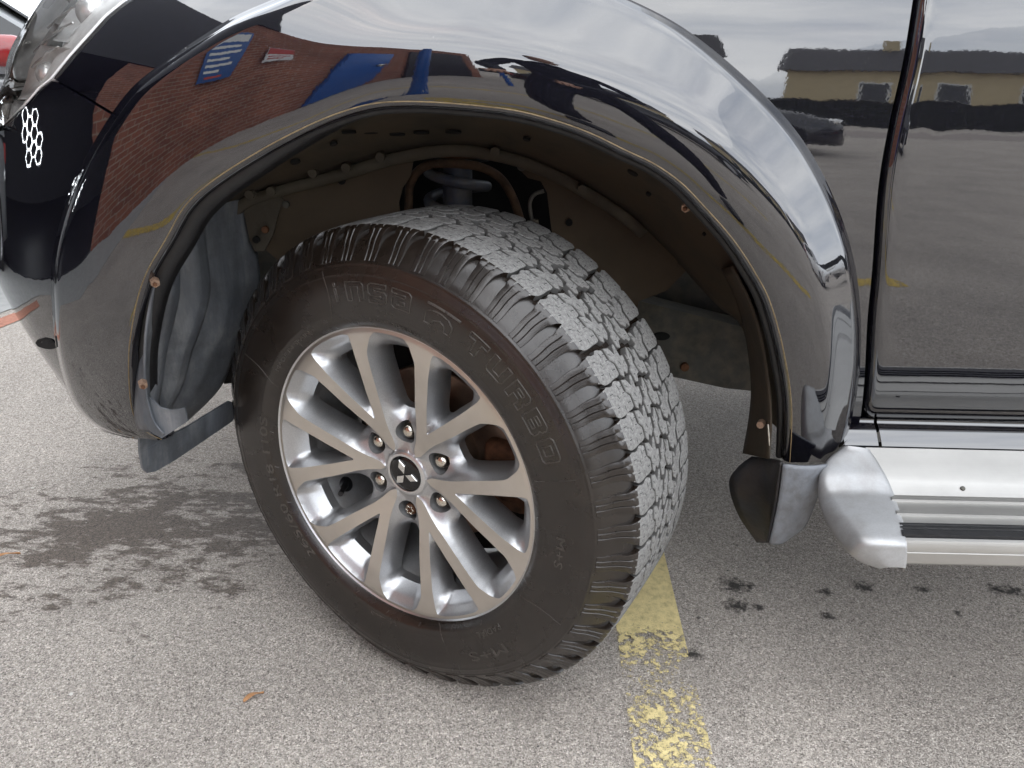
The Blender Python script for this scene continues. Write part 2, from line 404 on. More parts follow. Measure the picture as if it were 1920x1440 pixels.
# ------------------------------------------------------------------ truck body surface: a height field y(x, z)
truck = empty('pickup_truck')
tag(truck, 'gloss black pickup truck with turned silver alloy front wheel under a black arch flare', 'pickup truck')
_tx = np.linspace(-.868, 2.6, 2000)
_cx = np.clip((-.02 - _tx) / .85, 0, .9999)           # 0 at the wheel centre, 1 at the nose
_ty = -.008 + .72 * (1 - (1 - _cx ** 3.1) ** .5) + .012 * np.clip(_tx - .6, 0, 9) ** 2
_ts = np.gradient(_ty, _tx)
def Yc(x): return np.interp(x, _tx, _ty)
def Cc(x): return 1 / np.sqrt(1 + np.interp(x, _tx, _ts) ** 2)
FRONT = 1.0
def gz(z, x):
    z = np.asarray(z, float)
    base = -.24 * (z - .90) ** 2 - 1.0 * np.clip(z - 1.0, 0, 1) ** 2
    nose = np.clip((-.18 - np.asarray(x)) / .62, 0, 1); nose = nose * nose * (3 - 2 * nose) * 1.15
    front = np.clip((.30 - np.asarray(x)) / .5, 0, 1); front = front * front * (3 - 2 * front)
    low = np.clip((-.40 - np.asarray(x)) / .16, 0, 1); lz = np.clip((.70 - z) / .16, 0, 1); lz = lz * lz * (3 - 2 * lz)
    base = base - nose * .22 * np.clip(z - .64, 0, 1)
    return base + low * lz * .0 - nose * .45 * np.clip(.66 - z, 0, 1) ** 2 - FRONT * front * 3.4 * np.clip(z - .90, 0, 1) ** 2
def Ys(x, z, h=0): return Yc(x) - (h + gz(z, x)) / Cc(x)
def S(x, z, h=0):
    x, z = np.broadcast_arrays(np.asarray(x, float), np.asarray(z, float)); return np.stack([x, Ys(x, z, h), z], -1)
def hit(q, h=0):
    """picture points -> points on the body surface lifted by h"""
    d = rays(q); h = np.broadcast_to(np.asarray(h, float), (len(d),)); T = np.linspace(.55, 2.2, 240)
    P = CAM + d[:, None, :] * T[None, :, None]
    D = (Yc(P[..., 0]) - P[..., 1]) * Cc(P[..., 0]) - gz(P[..., 2], P[..., 0]) - h[:, None]
    inside = D < 0; idx = np.argmax(inside, 1); idx = np.where(inside.any(1), np.maximum(idx, 1), np.argmin(np.abs(D), 1).clip(1))
    r = np.arange(len(d)); d0, d1 = D[r, idx - 1], D[r, idx]; t = d0 / (d0 - d1 + 1e-12); t = np.where(inside.any(1), t.clip(0, 1), 1)
    lo = T[idx - 1]; hi = T[idx]
    for _ in range(18):
        mid = (lo + hi) / 2; p = CAM + d * mid[:, None]
        dd = (Yc(p[:, 0]) - p[:, 1]) * Cc(p[:, 0]) - gz(p[:, 2], p[:, 0]) - h
        lo = np.where(dd > 0, mid, lo); hi = np.where(dd > 0, hi, mid)
    return CAM + d * ((lo + hi) / 2)[:, None]

# curves of the wheel-arch flare: lip, ridge, outer edge (three runs each: tip -> front, front -> crown, crown -> rear end)
L_ = [[(302, 824), (270, 808), (251, 784), (243, 747), (240, 700), (240, 653)],
      [(240, 653), (253, 573), (274, 508), (310, 447), (346, 383), (401, 335), (474, 288), (547, 248), (620, 215), (693, 193), (760, 188), (826, 190)],
      [(826, 190), (896, 196), (967, 205), (1038, 223), (1109, 248), (1180, 283), (1226, 304), (1279, 341), (1320, 384), (1366, 435), (1399, 480), (1421, 517), (1441, 553), (1462, 620), (1477, 690), (1485, 748), (1486, 797), (1482, 867)]]
M_ = [[(300, 825), (240, 811), (195, 775), (172, 710), (160, 640), (160, 590)],
      [(160, 590), (170, 520), (190, 450), (222, 385), (266, 318), (339, 237), (419, 175), (510, 128), (583, 106), (660, 90), (720, 82), (830, 77)],
      [(830, 77), (900, 84), (985, 98), (1060, 118), (1130, 141), (1200, 168), (1278, 206), (1336, 245), (1385, 290), (1433, 347), (1472, 402), (1508, 475), (1533, 550), (1547, 640), (1552, 740), (1538, 867)]]
O_ = [[(298, 826), (240, 819), (188, 804), (141, 765), (119, 710), (105, 645), (99, 580)],
      [(99, 580), (97, 505), (113, 419), (142, 335), (182, 262), (211, 215), (255, 160), (328, 106), (437, 36), (510, 4), (600, -35), (700, -66), (800, -82)],
      [(800, -82), (900, -78), (1000, -60), (1100, -30), (1200, 12), (1278, 54), (1356, 113), (1433, 183), (1492, 249), (1538, 323), (1573, 401), (1597, 478), (1608, 545), (1613, 620), (1610, 700), (1600, 765), (1584, 826), (1553, 868)]]
NS = (26, 70, 90)
def joined(c): 
    parts = [catmull(c[i], NS[i]) for i in range(3)]
    return np.vstack([parts[0], parts[1][1:], parts[2][1:]])
Lc, Mc, Oc = joined(L_), joined(M_), joined(O_)
def smooth1(c, it=3):
    for _ in range(it): c[1:-1] = .25 * c[:-2] + .5 * c[1:-1] + .25 * c[2:]
    return c
Lc, Mc, Oc = smooth1(Lc), smooth1(Mc, 6), smooth1(Oc)
NT = len(Lc)
hv = np.linspace(0, 1, 41)
FRONT = 0.0
tilt_v = np.array([0, .05, .12, .27, .36, .43, .50, .55, .61, .68, .80, .92, 1.])
tilt_d = np.array([-20, -15, -9.5, -4.0, 1.5, 6., 14., 24., 31., 33., 32., 30., 27.])
tilt_f = np.array([-9, -7, -5, -2.5, -1., .5, 2., 3., 4.5, 6., 8.5, 11., 14.])   # towards the front the ridge fades out
def tilt_row(td):
    t_ = np.interp(hv, tilt_v, td)
    for _ in range(2): t_[1:-1] = .25 * t_[:-2] + .5 * t_[1:-1] + .25 * t_[2:]
    return t_
xw = np.clip((Mc[:, 0] - 520) / 330., 0, 1); xw = xw * xw * (3 - 2 * xw)
TL = tilt_row(tilt_f)[None] * (1 - xw[:, None]) + tilt_row(tilt_d)[None] * xw[:, None]
amp = np.interp(np.arange(NT), [0, 10, 26, 60, 105, NT - 25, NT - 1], [.25, .38, .60, .85, 1, 1, .85])
L0_, M0_, O0_ = hit(Lc, .045 * amp), hit(Mc, .05 * amp), hit(Oc, .005)
w1 = np.linalg.norm((M0_ - L0_)[:, [0, 2]], axis=1); w2 = np.linalg.norm((O0_ - M0_)[:, [0, 2]], axis=1)
for _ in range(12): w1[1:-1] = .25 * w1[:-2] + .5 * w1[1:-1] + .25 * w1[2:]; w2[1:-1] = .25 * w2[:-2] + .5 * w2[1:-1] + .25 * w2[2:]
dv = hv[1] - hv[0]; seg = np.where((hv[:-1] + hv[1:]) / 2 < .5, 1, 0)
dS = (seg[None] * w1[:, None] * 2 + (1 - seg)[None] * w2[:, None] * 2) * dv
slope = np.tan(np.radians((TL[:, :-1] + TL[:, 1:]) / 2)) * dS * amp[:, None]
HF = np.zeros((NT, len(hv))); HF[:, :-1] = np.cumsum(slope[:, ::-1], 1)[:, ::-1]
jm = len(hv) // 2; ampS = amp.copy()
for _ in range(30): ampS[1:-1] = .25 * ampS[:-2] + .5 * ampS[1:-1] + .25 * ampS[2:]
HF = HF + (.056 * ampS - HF[:, jm])[:, None]          # same stand-off along the ridge
ed = np.clip((hv - .90) / .10, 0, 1); ed = 1 - np.sqrt(np.clip(1 - ed ** 2.2, 0, 1))
HF = HF * (1 - ed)[None]                               # rounded outer edge down to the panel
flare_P = np.zeros((NT, len(hv) + 7, 3))
for j, v in enumerate(hv):
    q = Lc + (Mc - Lc) * (v / .5) if v <= .5 else Mc + (Oc - Mc) * ((v - .5) / .5)
    flare_P[:, j + 5] = hit(q, np.maximum(HF[:, j], 0) + .0045)
# rolled inner lip (returns into the arch) and a turned-down outer edge
Lp = flare_P[:, 5]; cen = np.array([.10, 0, .42])
inw = cen - Lp; inw[:, 1] = 0; inw /= np.linalg.norm(inw, axis=1)[:, None]
for k, (ri, yi) in enumerate([(.004, .030), (.0085, .022), (.0095, .013), (.0075, .005), (.0035, .0008)]):
    flare_P[:, k] = Lp + inw * ri + np.array([0, yi, 0])
Op = flare_P[:, -3]; outw = Op - cen; outw[:, 1] = 0; outw /= np.linalg.norm(outw, axis=1)[:, None]
flare_P[:, -2] = Op + outw * .0025 + np.array([0, .0022, 0]); flare_P[:, -1] = Op + outw * .0032 + np.array([0, .075, 0])
FRONT = 1.0
flare = grid('wheel_arch_flare', flare_P, PAINT2, truck, flip=False, angle=50)
flare['label'] = 'broad gloss black wheel arch flare'
# sealant line and rubber trim in the lip
tube('sealant_line', Lp + inw * .0012 + np.array([0, -.0004, 0]), .0008, GOLD, flare, 6)
tube('rubber_trim', Lp + inw * .010 + np.array([0, .020, 0]), .0055, BLACK, flare, 8)

# front wing: runs behind the flare, cut away inside the arch
gap_px = [(1722, -40), (1717, 0), (1698, 117), (1672, 233), (1652, 350), (1640, 506), (1631, 600), (1626, 700), (1620, 765), (1612, 812)]
gap3 = hit(catmull(gap_px, 60)); gap_z = gap3[::-1, 2]; gap_x = gap3[::-1, 0]
def gapx(z):
    z = np.asarray(z, float); r = np.interp(z, gap_z, gap_x); s = (gap_x[-1] - gap_x[-12]) / (gap_z[-1] - gap_z[-12])
    return np.where(z > gap_z[-1], gap_x[-1] + s * (z - gap_z[-1]), r)
arch_poly = hit(Mc * .35 + Oc * .65)[:, [0, 2]]
def in_poly(pt, poly):
    x, z = pt[..., 0], pt[..., 1]; ins = np.zeros(x.shape, bool); n = len(poly); j = n - 1
    for i in range(n):
        xi, zi = poly[i]; xj, zj = poly[j]
        c = ((zi > z) != (zj > z)) & (x < (xj - xi) * (z - zi) / (zj - zi + 1e-15) + xi); ins ^= c; j = i
    return ins
poly_c = np.vstack([arch_poly, [(arch_poly[-1, 0], .2), (arch_poly[0, 0], .2)]])
# wing front edge: bumper joint then along the lamp
edge_px = [(216, 213), (160, 180), (100, 147), (131, 108), (165, 70), (200, 31), (232, 5), (262, -14), (300, -30), (360, -50), (440, -66)]
edge3 = hit(resample(np.array(edge_px, float), 80)); ez = edge3[:, 2]; ex = edge3[:, 0]
zs = np.linspace(.44, 1.16, 150)
ordr = np.argsort(ez); fx = np.interp(zs, ez[ordr], ex[ordr], left=ex[ordr][0], right=ex[ordr][-1])
i0 = np.argmin(np.abs(zs - ez.min()))
fx[zs < ez.min()] = ex[np.argmin(ez)]
WX = np.zeros((len(zs), 240)); tt = np.linspace(0, 1, 240)
gx = gapx(zs) - .0035
WX = fx[:, None] + (gx - fx)[:, None] * tt[None]
WZ = np.repeat(zs[:, None], 240, 1)
WP = S(WX, WZ, 0)
ctr = np.stack([(WX[:-1, :-1] + WX[1:, 1:]) / 2, (WZ[:-1, :-1] + WZ[1:, 1:]) / 2], -1)
keep = ~in_poly(ctr, poly_c)
keep &= ~((ctr[..., 0] < .2) & (ctr[..., 1] < ez.min() + .001))
keep &= ctr[..., 1] > .475
wing = grid('front_wing', WP, PAINT, truck, keep=keep)
# turned-in edge of the wing along the door gap and the bumper joint
e = WP[zs > .475][:, -1]; grid('wing_edge', np.stack([e, e + [.0008, .003, 0], e + [.001, .022, 0]], 1), PAINT, wing)
e = hit(resample(np.array(edge_px, float), 80), 0); grid('wing_front_edge', np.stack([e, e + [.003, .004, -.001], e + [.006, .025, -.003]], 1), PAINT, wing)

# bonnet closing the top, out of frame but reflected light needs it
bz = np.linspace(0, 1, 14); bx = np.linspace(-.80, .62, 30)
BP = np.zeros((30, 14, 3))
for i, x in enumerate(bx):
    y0 = float(Ys(max(x, -.82), 1.14)); 
    BP[i, :, 0] = x + (.04 * np.sin(bz * math.pi)); BP[i, :, 1] = y0 + (1.72 - y0) * bz; BP[i, :, 2] = 1.14 + .07 * np.sin(bz * math.pi) - .04 * (1 - i / 29.)
grid('bonnet', BP, PAINT, truck, flip=True)

# front door
dz = np.concatenate([np.linspace(0, 1, 16) ** 1.6 * .12, np.linspace(.13, .70, 60)])
db = atY(1660, 798, -.0); zb = float(hit([(1700, 800)])[0, 2])
DZ = zb + dz; nx = 150; tx = np.linspace(0, 1, nx) ** 1.35
xl = gapx(DZ) + .0045
rc = .045; low = np.clip(1 - (DZ - zb) / rc, 0, 1); xl = xl + rc * .55 * (1 - np.sqrt(1 - low ** 2))
DX = xl[:, None] + (2.3 - xl)[:, None] * tx[None]; DZg = np.repeat(DZ[:, None], nx, 1)
hd = -.016 * np.exp(-((DZg - zb) / .014) ** 2) - .004 * np.exp(-((DZg - zb) / .05) ** 2)
hd = hd - .012 * np.exp(-((DX - xl[:, None]) / .004))
DP = S(DX, DZg, .0005 + hd)
door = grid('front_door', DP, PAINT, truck); door['label'] = 'gloss black front door panel'
e = DP[:, 0]; grid('door_edge', np.stack([e, e + [.0003, .006, 0], e + [.0006, .03, 0]], 1), PAINT, door, flip=True)
e = DP[0]; grid('door_bottom_edge', np.stack([e, e + [0, .006, -.001], e + [0, .03, 0]], 1), PAINT, door)
# black sheet painting the unlit depth of the door gap, and the sill under the door
zj = np.linspace(.44, 1.16, 30); jx = np.linspace(-.03, .05, 5)
JP = np.stack([S(gapx(zj) + d_, zj, -.034) for d_ in jx], 1); grid('door_gap_black', JP, VOID, truck)
def sweep_x(name, prof, x0, x1, mat, parent, n=2, angle=30, x0f=None):
    """profile of (y, z) pulled along x"""
    prof = np.asarray(prof, float); xs = np.linspace(x0, x1, n)
    P = np.zeros((n, len(prof), 3)); P[..., 0] = xs[:, None]
    if x0f is not None: P[0, :, 0] = x0f(prof[:, 0])
    P[..., 1] = prof[:, 0]; P[..., 2] = prof[:, 1]
    return grid(name, P, mat, parent, angle=angle)
sp = hit([(1700, 806)], -.004)[0]; yb = sp[1]
sill_prof = [(yb + .06, zb + .010), (yb + .016, zb + .005), (yb + .011, zb - .002), (yb - .001, zb - .010), (yb - .015, zb - .024), (yb - .019, zb - .030), (yb - .016, zb - .036), (yb + .02, zb - .048), (yb + .05, zb - .055)]
sp_ = catmull(sill_prof, 40)
sill = sweep_x('sill_panel', sp_, float(hit([(1648, 815)])[0, 0]), 2.4, PAINT, truck, 3, 50)
sp2 = catmull([(y + .003, z - .001) for y, z in sill_prof], 40)
sweep_x('sill_front_piece', sp2, float(hit([(1578, 820)])[0, 0]), float(hit([(1646, 815)])[0, 0]) - .002, PAINT, truck, 3, 50)

# front bumper: Coons patch on the body surface
def to_xz(q, h=0): p = hit(q, h); return p[:, [0, 2]]
top = to_xz(resample(np.array([(213, 217), (160, 185), (99, 150), (75, 168), (50, 197), (20, 224), (4, 238)], float), 40))
top = np.vstack([top, [(-.70, top[-1, 1] - .015), (-.78, top[-1, 1] - .03), (-.835, top[-1, 1] - .04)]]); top = resample(top, 70)
i1 = np.argmin(np.abs(Oc[:, 0] - 211) + np.abs(Oc[:, 1] - 215)); rt = to_xz(Oc[:i1 + 1][::-1]); rt = resample(rt, 90); rt[0] = top[0]
bot = to_xz(resample(np.array([(298, 826), (240, 821), (190, 808), (150, 779)], float), 30))
zb0 = bot[-1, 1]; bot = np.vstack([bot, [(bot[-1, 0] - .06, zb0 + .012), (bot[-1, 0] - .13, zb0 + .020), (-.74, zb0 + .022), (-.80, zb0 + .02), (-.84, zb0 + .02)]]); bot = resample(bot, 70); bot[0] = rt[-1]
lf = np.linspace(0, 1, 90)[:, None] * (bot[-1] - top[-1]) + top[-1]
u = np.linspace(0, 1, 70)[None, :, None]; v = np.linspace(0, 1, 90)[:, None, None]
CP = (1 - v) * top[None] + v * bot[None] + (1 - u) * rt[:, None] + u * lf[:, None] - ((1 - u) * (1 - v) * top[0] + u * (1 - v) * top[-1] + (1 - u) * v * bot[0] + u * v * bot[-1])
vv = np.linspace(0, 1, 90)[:, None] * np.ones((1, 70)); uu = np.ones((90, 1)) * np.linspace(0, 1, 70)[None]
# a moulded ledge and brow above the lower intake
hb = .006 * np.exp(-((vv - .70) / .03) ** 2) * np.clip((uu - .12) / .1, 0, 1) - .010 * np.exp(-((vv - .80) / .035) ** 2) * np.clip((uu - .18) / .12, 0, 1)
bump_P = S(CP[..., 0], CP[..., 1], .0012 + hb)
bumper = grid('front_bumper', bump_P, PAINT, truck, flip=True, angle=60); bumper['label'] = 'gloss black front bumper corner'
e = bump_P[0]; grid('bumper_top_edge', np.stack([e, e + [.0006, .004, .0005], e + [.003, .025, .002]], 1), PAINT, bumper, flip=True)
e = bump_P[-1]; grid('bumper_bottom_lip', np.stack([e, e + [.004, .006, -.004], e + [.012, .03, .002]], 1), PAINT, bumper)
# black plate painting the shade of the intake slot in the bumper corner
sl = hit(resample(np.array([(104, 646), (96, 637), (82, 634), (70, 637), (66, 643), (71, 650), (84, 654), (96, 655), (104, 653)], float), 24), .003)
flat('intake_slot_shade', sl, VOID, bumper, .004)

# ------------------------------------------------------------------ headlamp
def lens_mat():
    mt = bpy.data.materials.new('clear_lamp_lens'); mt.use_nodes = True; t = mt.node_tree; nb = NB(t); t.nodes.clear()
    out = nb.n('OutputMaterial'); tr = nb.n('BsdfTransparent'); gl = nb.n('BsdfGlossy'); df = nb.n('BsdfDiffuse'); gl.inputs['Roughness'].default_value = .03
    tr.inputs['Color'].default_value = (.96, .96, .95, 1); df.inputs['Color'].default_value = (.55, .54, .50, 1)
    fr = nb.n('Fresnel'); fr.inputs['IOR'].default_value = 1.55
    m1 = nb.n('MixShader'); nb.l(nb.math('MULTIPLY', nb.ramp(nb.noise(60, 5, .7), [(.4, 0.0), (.8, 1.0)]), .16), m1.inputs[0]); nb.l(tr.outputs[0], m1.inputs[1]); nb.l(df.outputs[0], m1.inputs[2])
    m2 = nb.n('MixShader'); nb.l(fr.outputs[0], m2.inputs[0]); nb.l(m1.outputs[0], m2.inputs[1]); nb.l(gl.outputs[0], m2.inputs[2])
    bp = nb.bump(nb.noise(35, 2, .5), .10, .002); nb.l(bp, gl.inputs['Normal'])
    nb.l(m2.outputs[0], out.inputs[0]); MATS['lens'] = mt; return mt
LENS = lens_mat()
LAMPCHROME = simple('lamp_reflector_chrome', (.86, .86, .85), .25, .5, .1, 60)
LAMPGREY = simple('lamp_bezel_grey', (.74, .74, .73), .4, .0, .15, 40)
lamp_in = resample(np.array([(5, 236), (28, 214), (52, 192), (76, 164), (99, 146), (131, 107), (165, 69), (200, 30), (232, 4), (262, -15), (300, -31)], float), 60)
le3 = hit(lamp_in, .003)
sil_px = catmull([(-2, 246), (4, 233), (13, 187), (20, 155), (17, 122), (25, 88), (49, 45), (76, 2), (100, -34), (122, -66)], 60)
sil3 = np.array([atY(q[0], q[1], .10 + .16 * min(1, k / 14.)) for k, q in enumerate(sil_px)])
kb = np.clip(np.linspace(0, 1, 60) * 6, 0, 1)[:, None]
mid1 = le3 * .66 + sil3 * .34 + np.array([-.022, -.020, 0]) * kb; mid2 = le3 * .28 + sil3 * .72 + np.array([-.016, -.010, 0]) * kb
back1 = sil3 + np.array([-.012, .06, 0]); back2 = sil3 + np.array([-.02, .30, .01])
LP = np.array([catmull(np.array([le3[k], mid1[k], mid2[k], sil3[k], back1[k], back2[k]]), 46) for k in range(60)])
lamp = grid('headlamp', LP, LENS, truck, flip=True); lamp['label'] = 'clear headlamp lens with chrome inside'
grid('lamp_rim', np.stack([le3 + [0, -.0006, 0], le3 + (mid1 - le3) * .05 + [0, -.0012, 0]], 1), LAMPGREY, lamp)
inn = np.array([.035, .055, -.004])
t_i = np.linspace(0, 1, 46)[None, :, None]
HB = LP + inn * np.sin(np.clip(t_i * 2.2, 0, 1) * math.pi / 2) + np.array([0, .012, 0])
grid('lamp_housing', HB, LAMPGREY, lamp)
def lamp_pt(a_, b_, dp): return LP[int(a_ * 59), int(b_ * 45)] + inn * dp
for (a0, a1, b0, b1, dp, mt) in [(.20, .52, .05, .30, .45, LAMPGREY), (.06, .30, .10, .42, .75, LAMPCHROME), (.30, .66, .30, .50, .55, LAMPCHROME), (.55, .98, .06, .34, .60, LAMPCHROME), (.66, .98, .36, .60, .50, LAMPCHROME)]:
    A_i = np.linspace(a0, a1, 14); B_i = np.linspace(b0, b1, 10)
    Pq = np.array([[lamp_pt(x_, y_, dp + .5 * math.sin((x_ - a0) / (a1 - a0) * math.pi) * math.sin((y_ - b0) / (b1 - b0) * math.pi)) for y_ in B_i] for x_ in A_i]); grid('lamp_reflector', Pq, mt, lamp)
for (a_, b_) in [(.30, .36), (.46, .40), (.62, .44), (.80, .48)]:   # edges of the inner bezel
    tube('bezel_edge', [lamp_pt(a_ + .22 * q, b_ * (1 - q * .55), .5) for q in np.linspace(0, .98, 12) if a_ + .22 * q < 1], .0016, LAMPCHROME, lamp, 6)
for (a_, b_, r) in [(.14, .24, .012), (.34, .2, .018), (.74, .2, .024), (.82, .45, .022)]:
    p = lamp_pt(a_, b_, .72); o = lathe('bulb', [(.0005, -r * .5), (r * .5, -r * .45), (r * .85, -r * .1), (r, r * .3), (r * .9, r * .7)], LAMPCHROME, lamp, 24); o.location = p; o.rotation_euler = (0, 0, R_(-28))

# ------------------------------------------------------------------ inside the wheel arch
NI = 90
band_o = Lp + inw * -.004 + np.array([0, .028, 0])
bo = band_o[22:]; bo = resample(bo, NI)
inner_px = catmull([(330, 640), (352, 520), (395, 430), (452, 374), (520, 350), (630, 320), (740, 287), (850, 272), (960, 288), (1060, 328), (1170, 395), (1250, 468), (1300, 525), (1350, 578), (1385, 604), (1400, 640), (1412, 700), (1414, 770)], NI)
bi = np.array([atY(q[0], q[1], .24) for q in inner_px])
tb = np.linspace(0, 1, 14)
LB = bo[:, None] * (1 - tb)[None, :, None] + bi[:, None] * tb[None, :, None]
up = LB - cen; up[..., 1] = 0; up /= np.linalg.norm(up, axis=2)[..., None]
LB = LB + up * (.018 * np.sin(tb * math.pi))[None, :, None]
liner = grid('arch_liner', LB, LINER, truck, solid=.002); liner['label'] = 'dusty brown wheel arch roof'
def on_band(px, py):
    """nearest point of the arch roof under a picture point"""
    d = rays([(px, py)])[0]; v_ = LB.reshape(-1, 3) - CAM; t_ = v_ @ d / (d @ d); k_ = np.argmin(np.linalg.norm(v_ - t_[:, None] * d, axis=1)); i, j = divmod(k_, LB.shape[1])
    i = min(max(i, 1), NI - 2); j = min(max(j, 1), 12)
    nrm = np.cross(LB[i + 1, j] - LB[i - 1, j], LB[i, j + 1] - LB[i, j - 1]); nrm /= np.linalg.norm(nrm)
    if nrm @ (CAM - LB[i, j]) < 0: nrm = -nrm
    return CAM + d * t_[k_], nrm
def disc(name, p, nrm, r, mat, parent, th=.002, lift=.002, seg=20):
    o = lathe(name, [(.0002, -th), (r * .92, -th), (r, -th * .5), (r, th)], mat, parent, seg)
    o.rotation_euler = Vector(nrm).to_track_quat('-Y', 'Z').to_euler(); o.location = Vector(p) + Vector(nrm) * lift; return o
for (px, py, r) in [(553, 301, .0075), (625, 267, .0055), (988, 258, .0055), (1188, 321, .0085), (1217, 362, .004), (1322, 437, .003)]:
    p, nr = on_band(px, py); disc('drain_hole', p, nr, r, VOID, liner)  # black discs laid on the roof for each hole's dark
for (px, py) in [(654, 246), (695, 246), (745, 250), (790, 247), (850, 246), (917, 240)]:
    p, nr = on_band(px, py); o = disc('seam_slot', p, nr, .012, VOID, liner, lift=.0015); o.scale = (1, 1, .22)
# seam flange between roof and inner wall, with bolts
fl_a = bi + np.array([0, -.002, 0]); dn = cen - bi; dn[:, 1] = 0; dn /= np.linalg.norm(dn, axis=1)[:, None]
fl = grid('seam_flange', np.stack([fl_a - dn * .003, fl_a + [0, -.004, 0] + dn * .001, fl_a + [0, -.004, 0] + dn * .016, fl_a + [0, .002, 0] + dn * .018, fl_a + [0, .02, 0] + dn * .019], 1)[10:66], FLANGE, truck, solid=.002)
for (px, py) in [(470, 362), (510, 356), (588, 322), (650, 312), (714, 292), (928, 282), (1090, 352)]:
    p = atY(px, py, .222); disc('flange_bolt', p, (0.02, -1, -.15), .008, FLANGE, fl, .006, .004, 8)
# inner walls (plates at their own depth)
def plate(name, pts, Y, mat, th=.004):
    return flat(name, [atY(x, y, Y) for x, y in pts], mat, truck, th)
plate('inner_wing_panel', [(440, 372), (520, 346), (640, 314), (760, 280), (775, 300), (770, 330), (755, 352), (748, 380), (752, 420), (560, 520), (500, 470), (455, 395)], .27, RUSTPL)
lb = plate('liner_bracket', [(452, 378), (470, 366), (520, 356), (530, 375), (522, 400), (512, 440), (496, 470), (478, 472), (468, 450), (460, 410)], .24, FLANGE, .006)
for (px, py, mt) in [(498, 430, RUST), (481, 449, VOID), (537, 383, RAIL), (641, 339, VOID), (622, 308, VOID)]:
    disc('grommet', atY(px, py, .232 if px < 520 else .262), (0, -1, 0), .006, mt, lb if px < 520 else truck, .003)
rp = plate('inner_wing_plate', [(972, 296), (990, 284), (1030, 300), (1080, 334), (1140, 370), (1190, 408), (1240, 455), (1290, 492), (1288, 506), (1250, 545), (1195, 566), (1120, 575), (1060, 560), (1040, 470), (1030, 400), (1026, 362), (1014, 340), (990, 334), (974, 318)], .30, RUSTPL, .004)
rp['label'] = 'brown dust-coated inner wing plate'
for (px, py, r, mt) in [(978, 311, .008, RAIL), (1067, 417, .006, VOID), (1110, 370, .007, RAIL), (1279, 495, .007, RUSTPL)]:
    disc('plate_clip' if mt is not VOID else 'plate_hole', atY(px, py, .297), (0, -1, 0), r, mt, rp, .003)
rail = plate('chassis_rail', [(1090, 575), (1190, 562), (1300, 590), (1420, 620), (1430, 735), (1360, 728), (1255, 705), (1160, 660)], .42, RAIL, .07)
disc('rail_bolt', atY(1186, 568, .41), (0, -1, 0), .011, RUSTPL, rail, .006)
o = disc('rail_slot', atY(1240, 630, .42), (0, -1, 0), .0085, VOID, rail, .002); o.scale = (2.0, 1, 1)
disc('rail_bolt', atY(1283, 687, .42), (0, -1, 0), .009, RUST, rail, .006)
# dark structure further in: engine bay side, floor pan, far sill
plate('engine_bay_side', [(380, 300), (760, 240), (1000, 240), (1300, 400), (1470, 560), (1470, 640), (1200, 640), (420, 720)], .56, VOID, .01)  # black sheet standing for the dark depth of the cavity
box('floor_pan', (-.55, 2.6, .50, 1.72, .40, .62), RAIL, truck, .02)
box('cab_light_block', (.70, 2.55, .08, 1.64, .63, 1.125), VOID, truck, .02)  # unseen box added to block sky light leaking in through the open cab
box('far_body_side', (-.75, 2.6, 1.66, 1.76, .36, 1.14), PAINT, truck, .02)
box('chassis_beam', (.25, 2.6, .47, .56, .375, .50), RAIL, truck, .012)
box('gearbox_guard', (.2, 1.3, .75, 1.15, .31, .45), RAIL, truck, .03)
# spring, upper arm, hose
cz = atY(858, 345, .36); hp_ = []
for i in range(120):
    a_ = i / 119 * 2 * math.pi * 3.6; hp_.append((cz[0] + .052 * math.cos(a_), .36 + .052 * math.sin(a_), cz[2] + .05 - i / 119 * .19))
tube('coil_spring', hp_, .0095, SPRING, truck, 10)
lathe('spring_top_mount', [(.001, .075), (.05, .07), (.062, .055), (.06, .05), (.03, .045)], RUST, truck, 32, 'z').location = (cz[0], .36, cz[2])
lathe('damper_tube', [(.001, .06), (.026, .06), (.026, -.2), (.001, -.2)], SPRING, truck, 24, 'z').location = (cz[0], .36, cz[2] - .02)
arm_px = catmull([(764, 425), (766, 385), (768, 350), (780, 325), (805, 309), (850, 307), (900, 313), (938, 334), (962, 372), (976, 415), (985, 445)], 50)
ARMM = simple('dark_rusty_arm', (.060, .034, .018), .8, .2, .5, 60, .5)
arm = tube('upper_control_arm', [atY(q[0], q[1], .27 + .03 * abs(i - 25) / 25) for i, q in enumerate(arm_px)], .0075, ARMM, truck, 10)
hose = tube('brake_hose', [atY(q[0], q[1], .24) for q in catmull([(1020, 358), (1003, 364), (994, 378), (995, 400), (1000, 425)], 24)], .0032, RAIL, truck, 8)
o = lathe('hose_end', [(.001, .012), (.0055, .012), (.0075, -.006), (.0075, -.03), (.001, -.03)], FLANGE, hose, 12, 'z'); o.location = atY(1003, 425, .24)
# rear face of the arch and the brown return behind the lip
rr_o = [(1372, 500), (1400, 555), (1420, 610), (1432, 660), (1440, 720), (1444, 790), (1440, 860)]
rr_i = [(1352, 505), (1376, 555), (1392, 605), (1402, 660), (1408, 720), (1404, 780), (1392, 850)]
A_ = np.array([atY(x, y, .0) for x, y in catmull(rr_o, 24)]); B_ = np.array([atY(x, y, .12) for x, y in catmull(rr_i, 24)])
tb5 = np.linspace(0, 1, 8)[None, :, None]; rl = grid('rear_arch_liner', A_[:, None] * (1 - tb5) + B_[:, None] * tb5, LINER, truck, solid=.003)
disc('liner_bolt', atY(1428, 793, .02), (-.5, -.85, 0), .006, COPPER, rl, .006, .004, 8)
tube('liner_pin', [atY(1440, 795, -.01), atY(1443, 835, -.01)], .0013, CHROME, rl, 6)
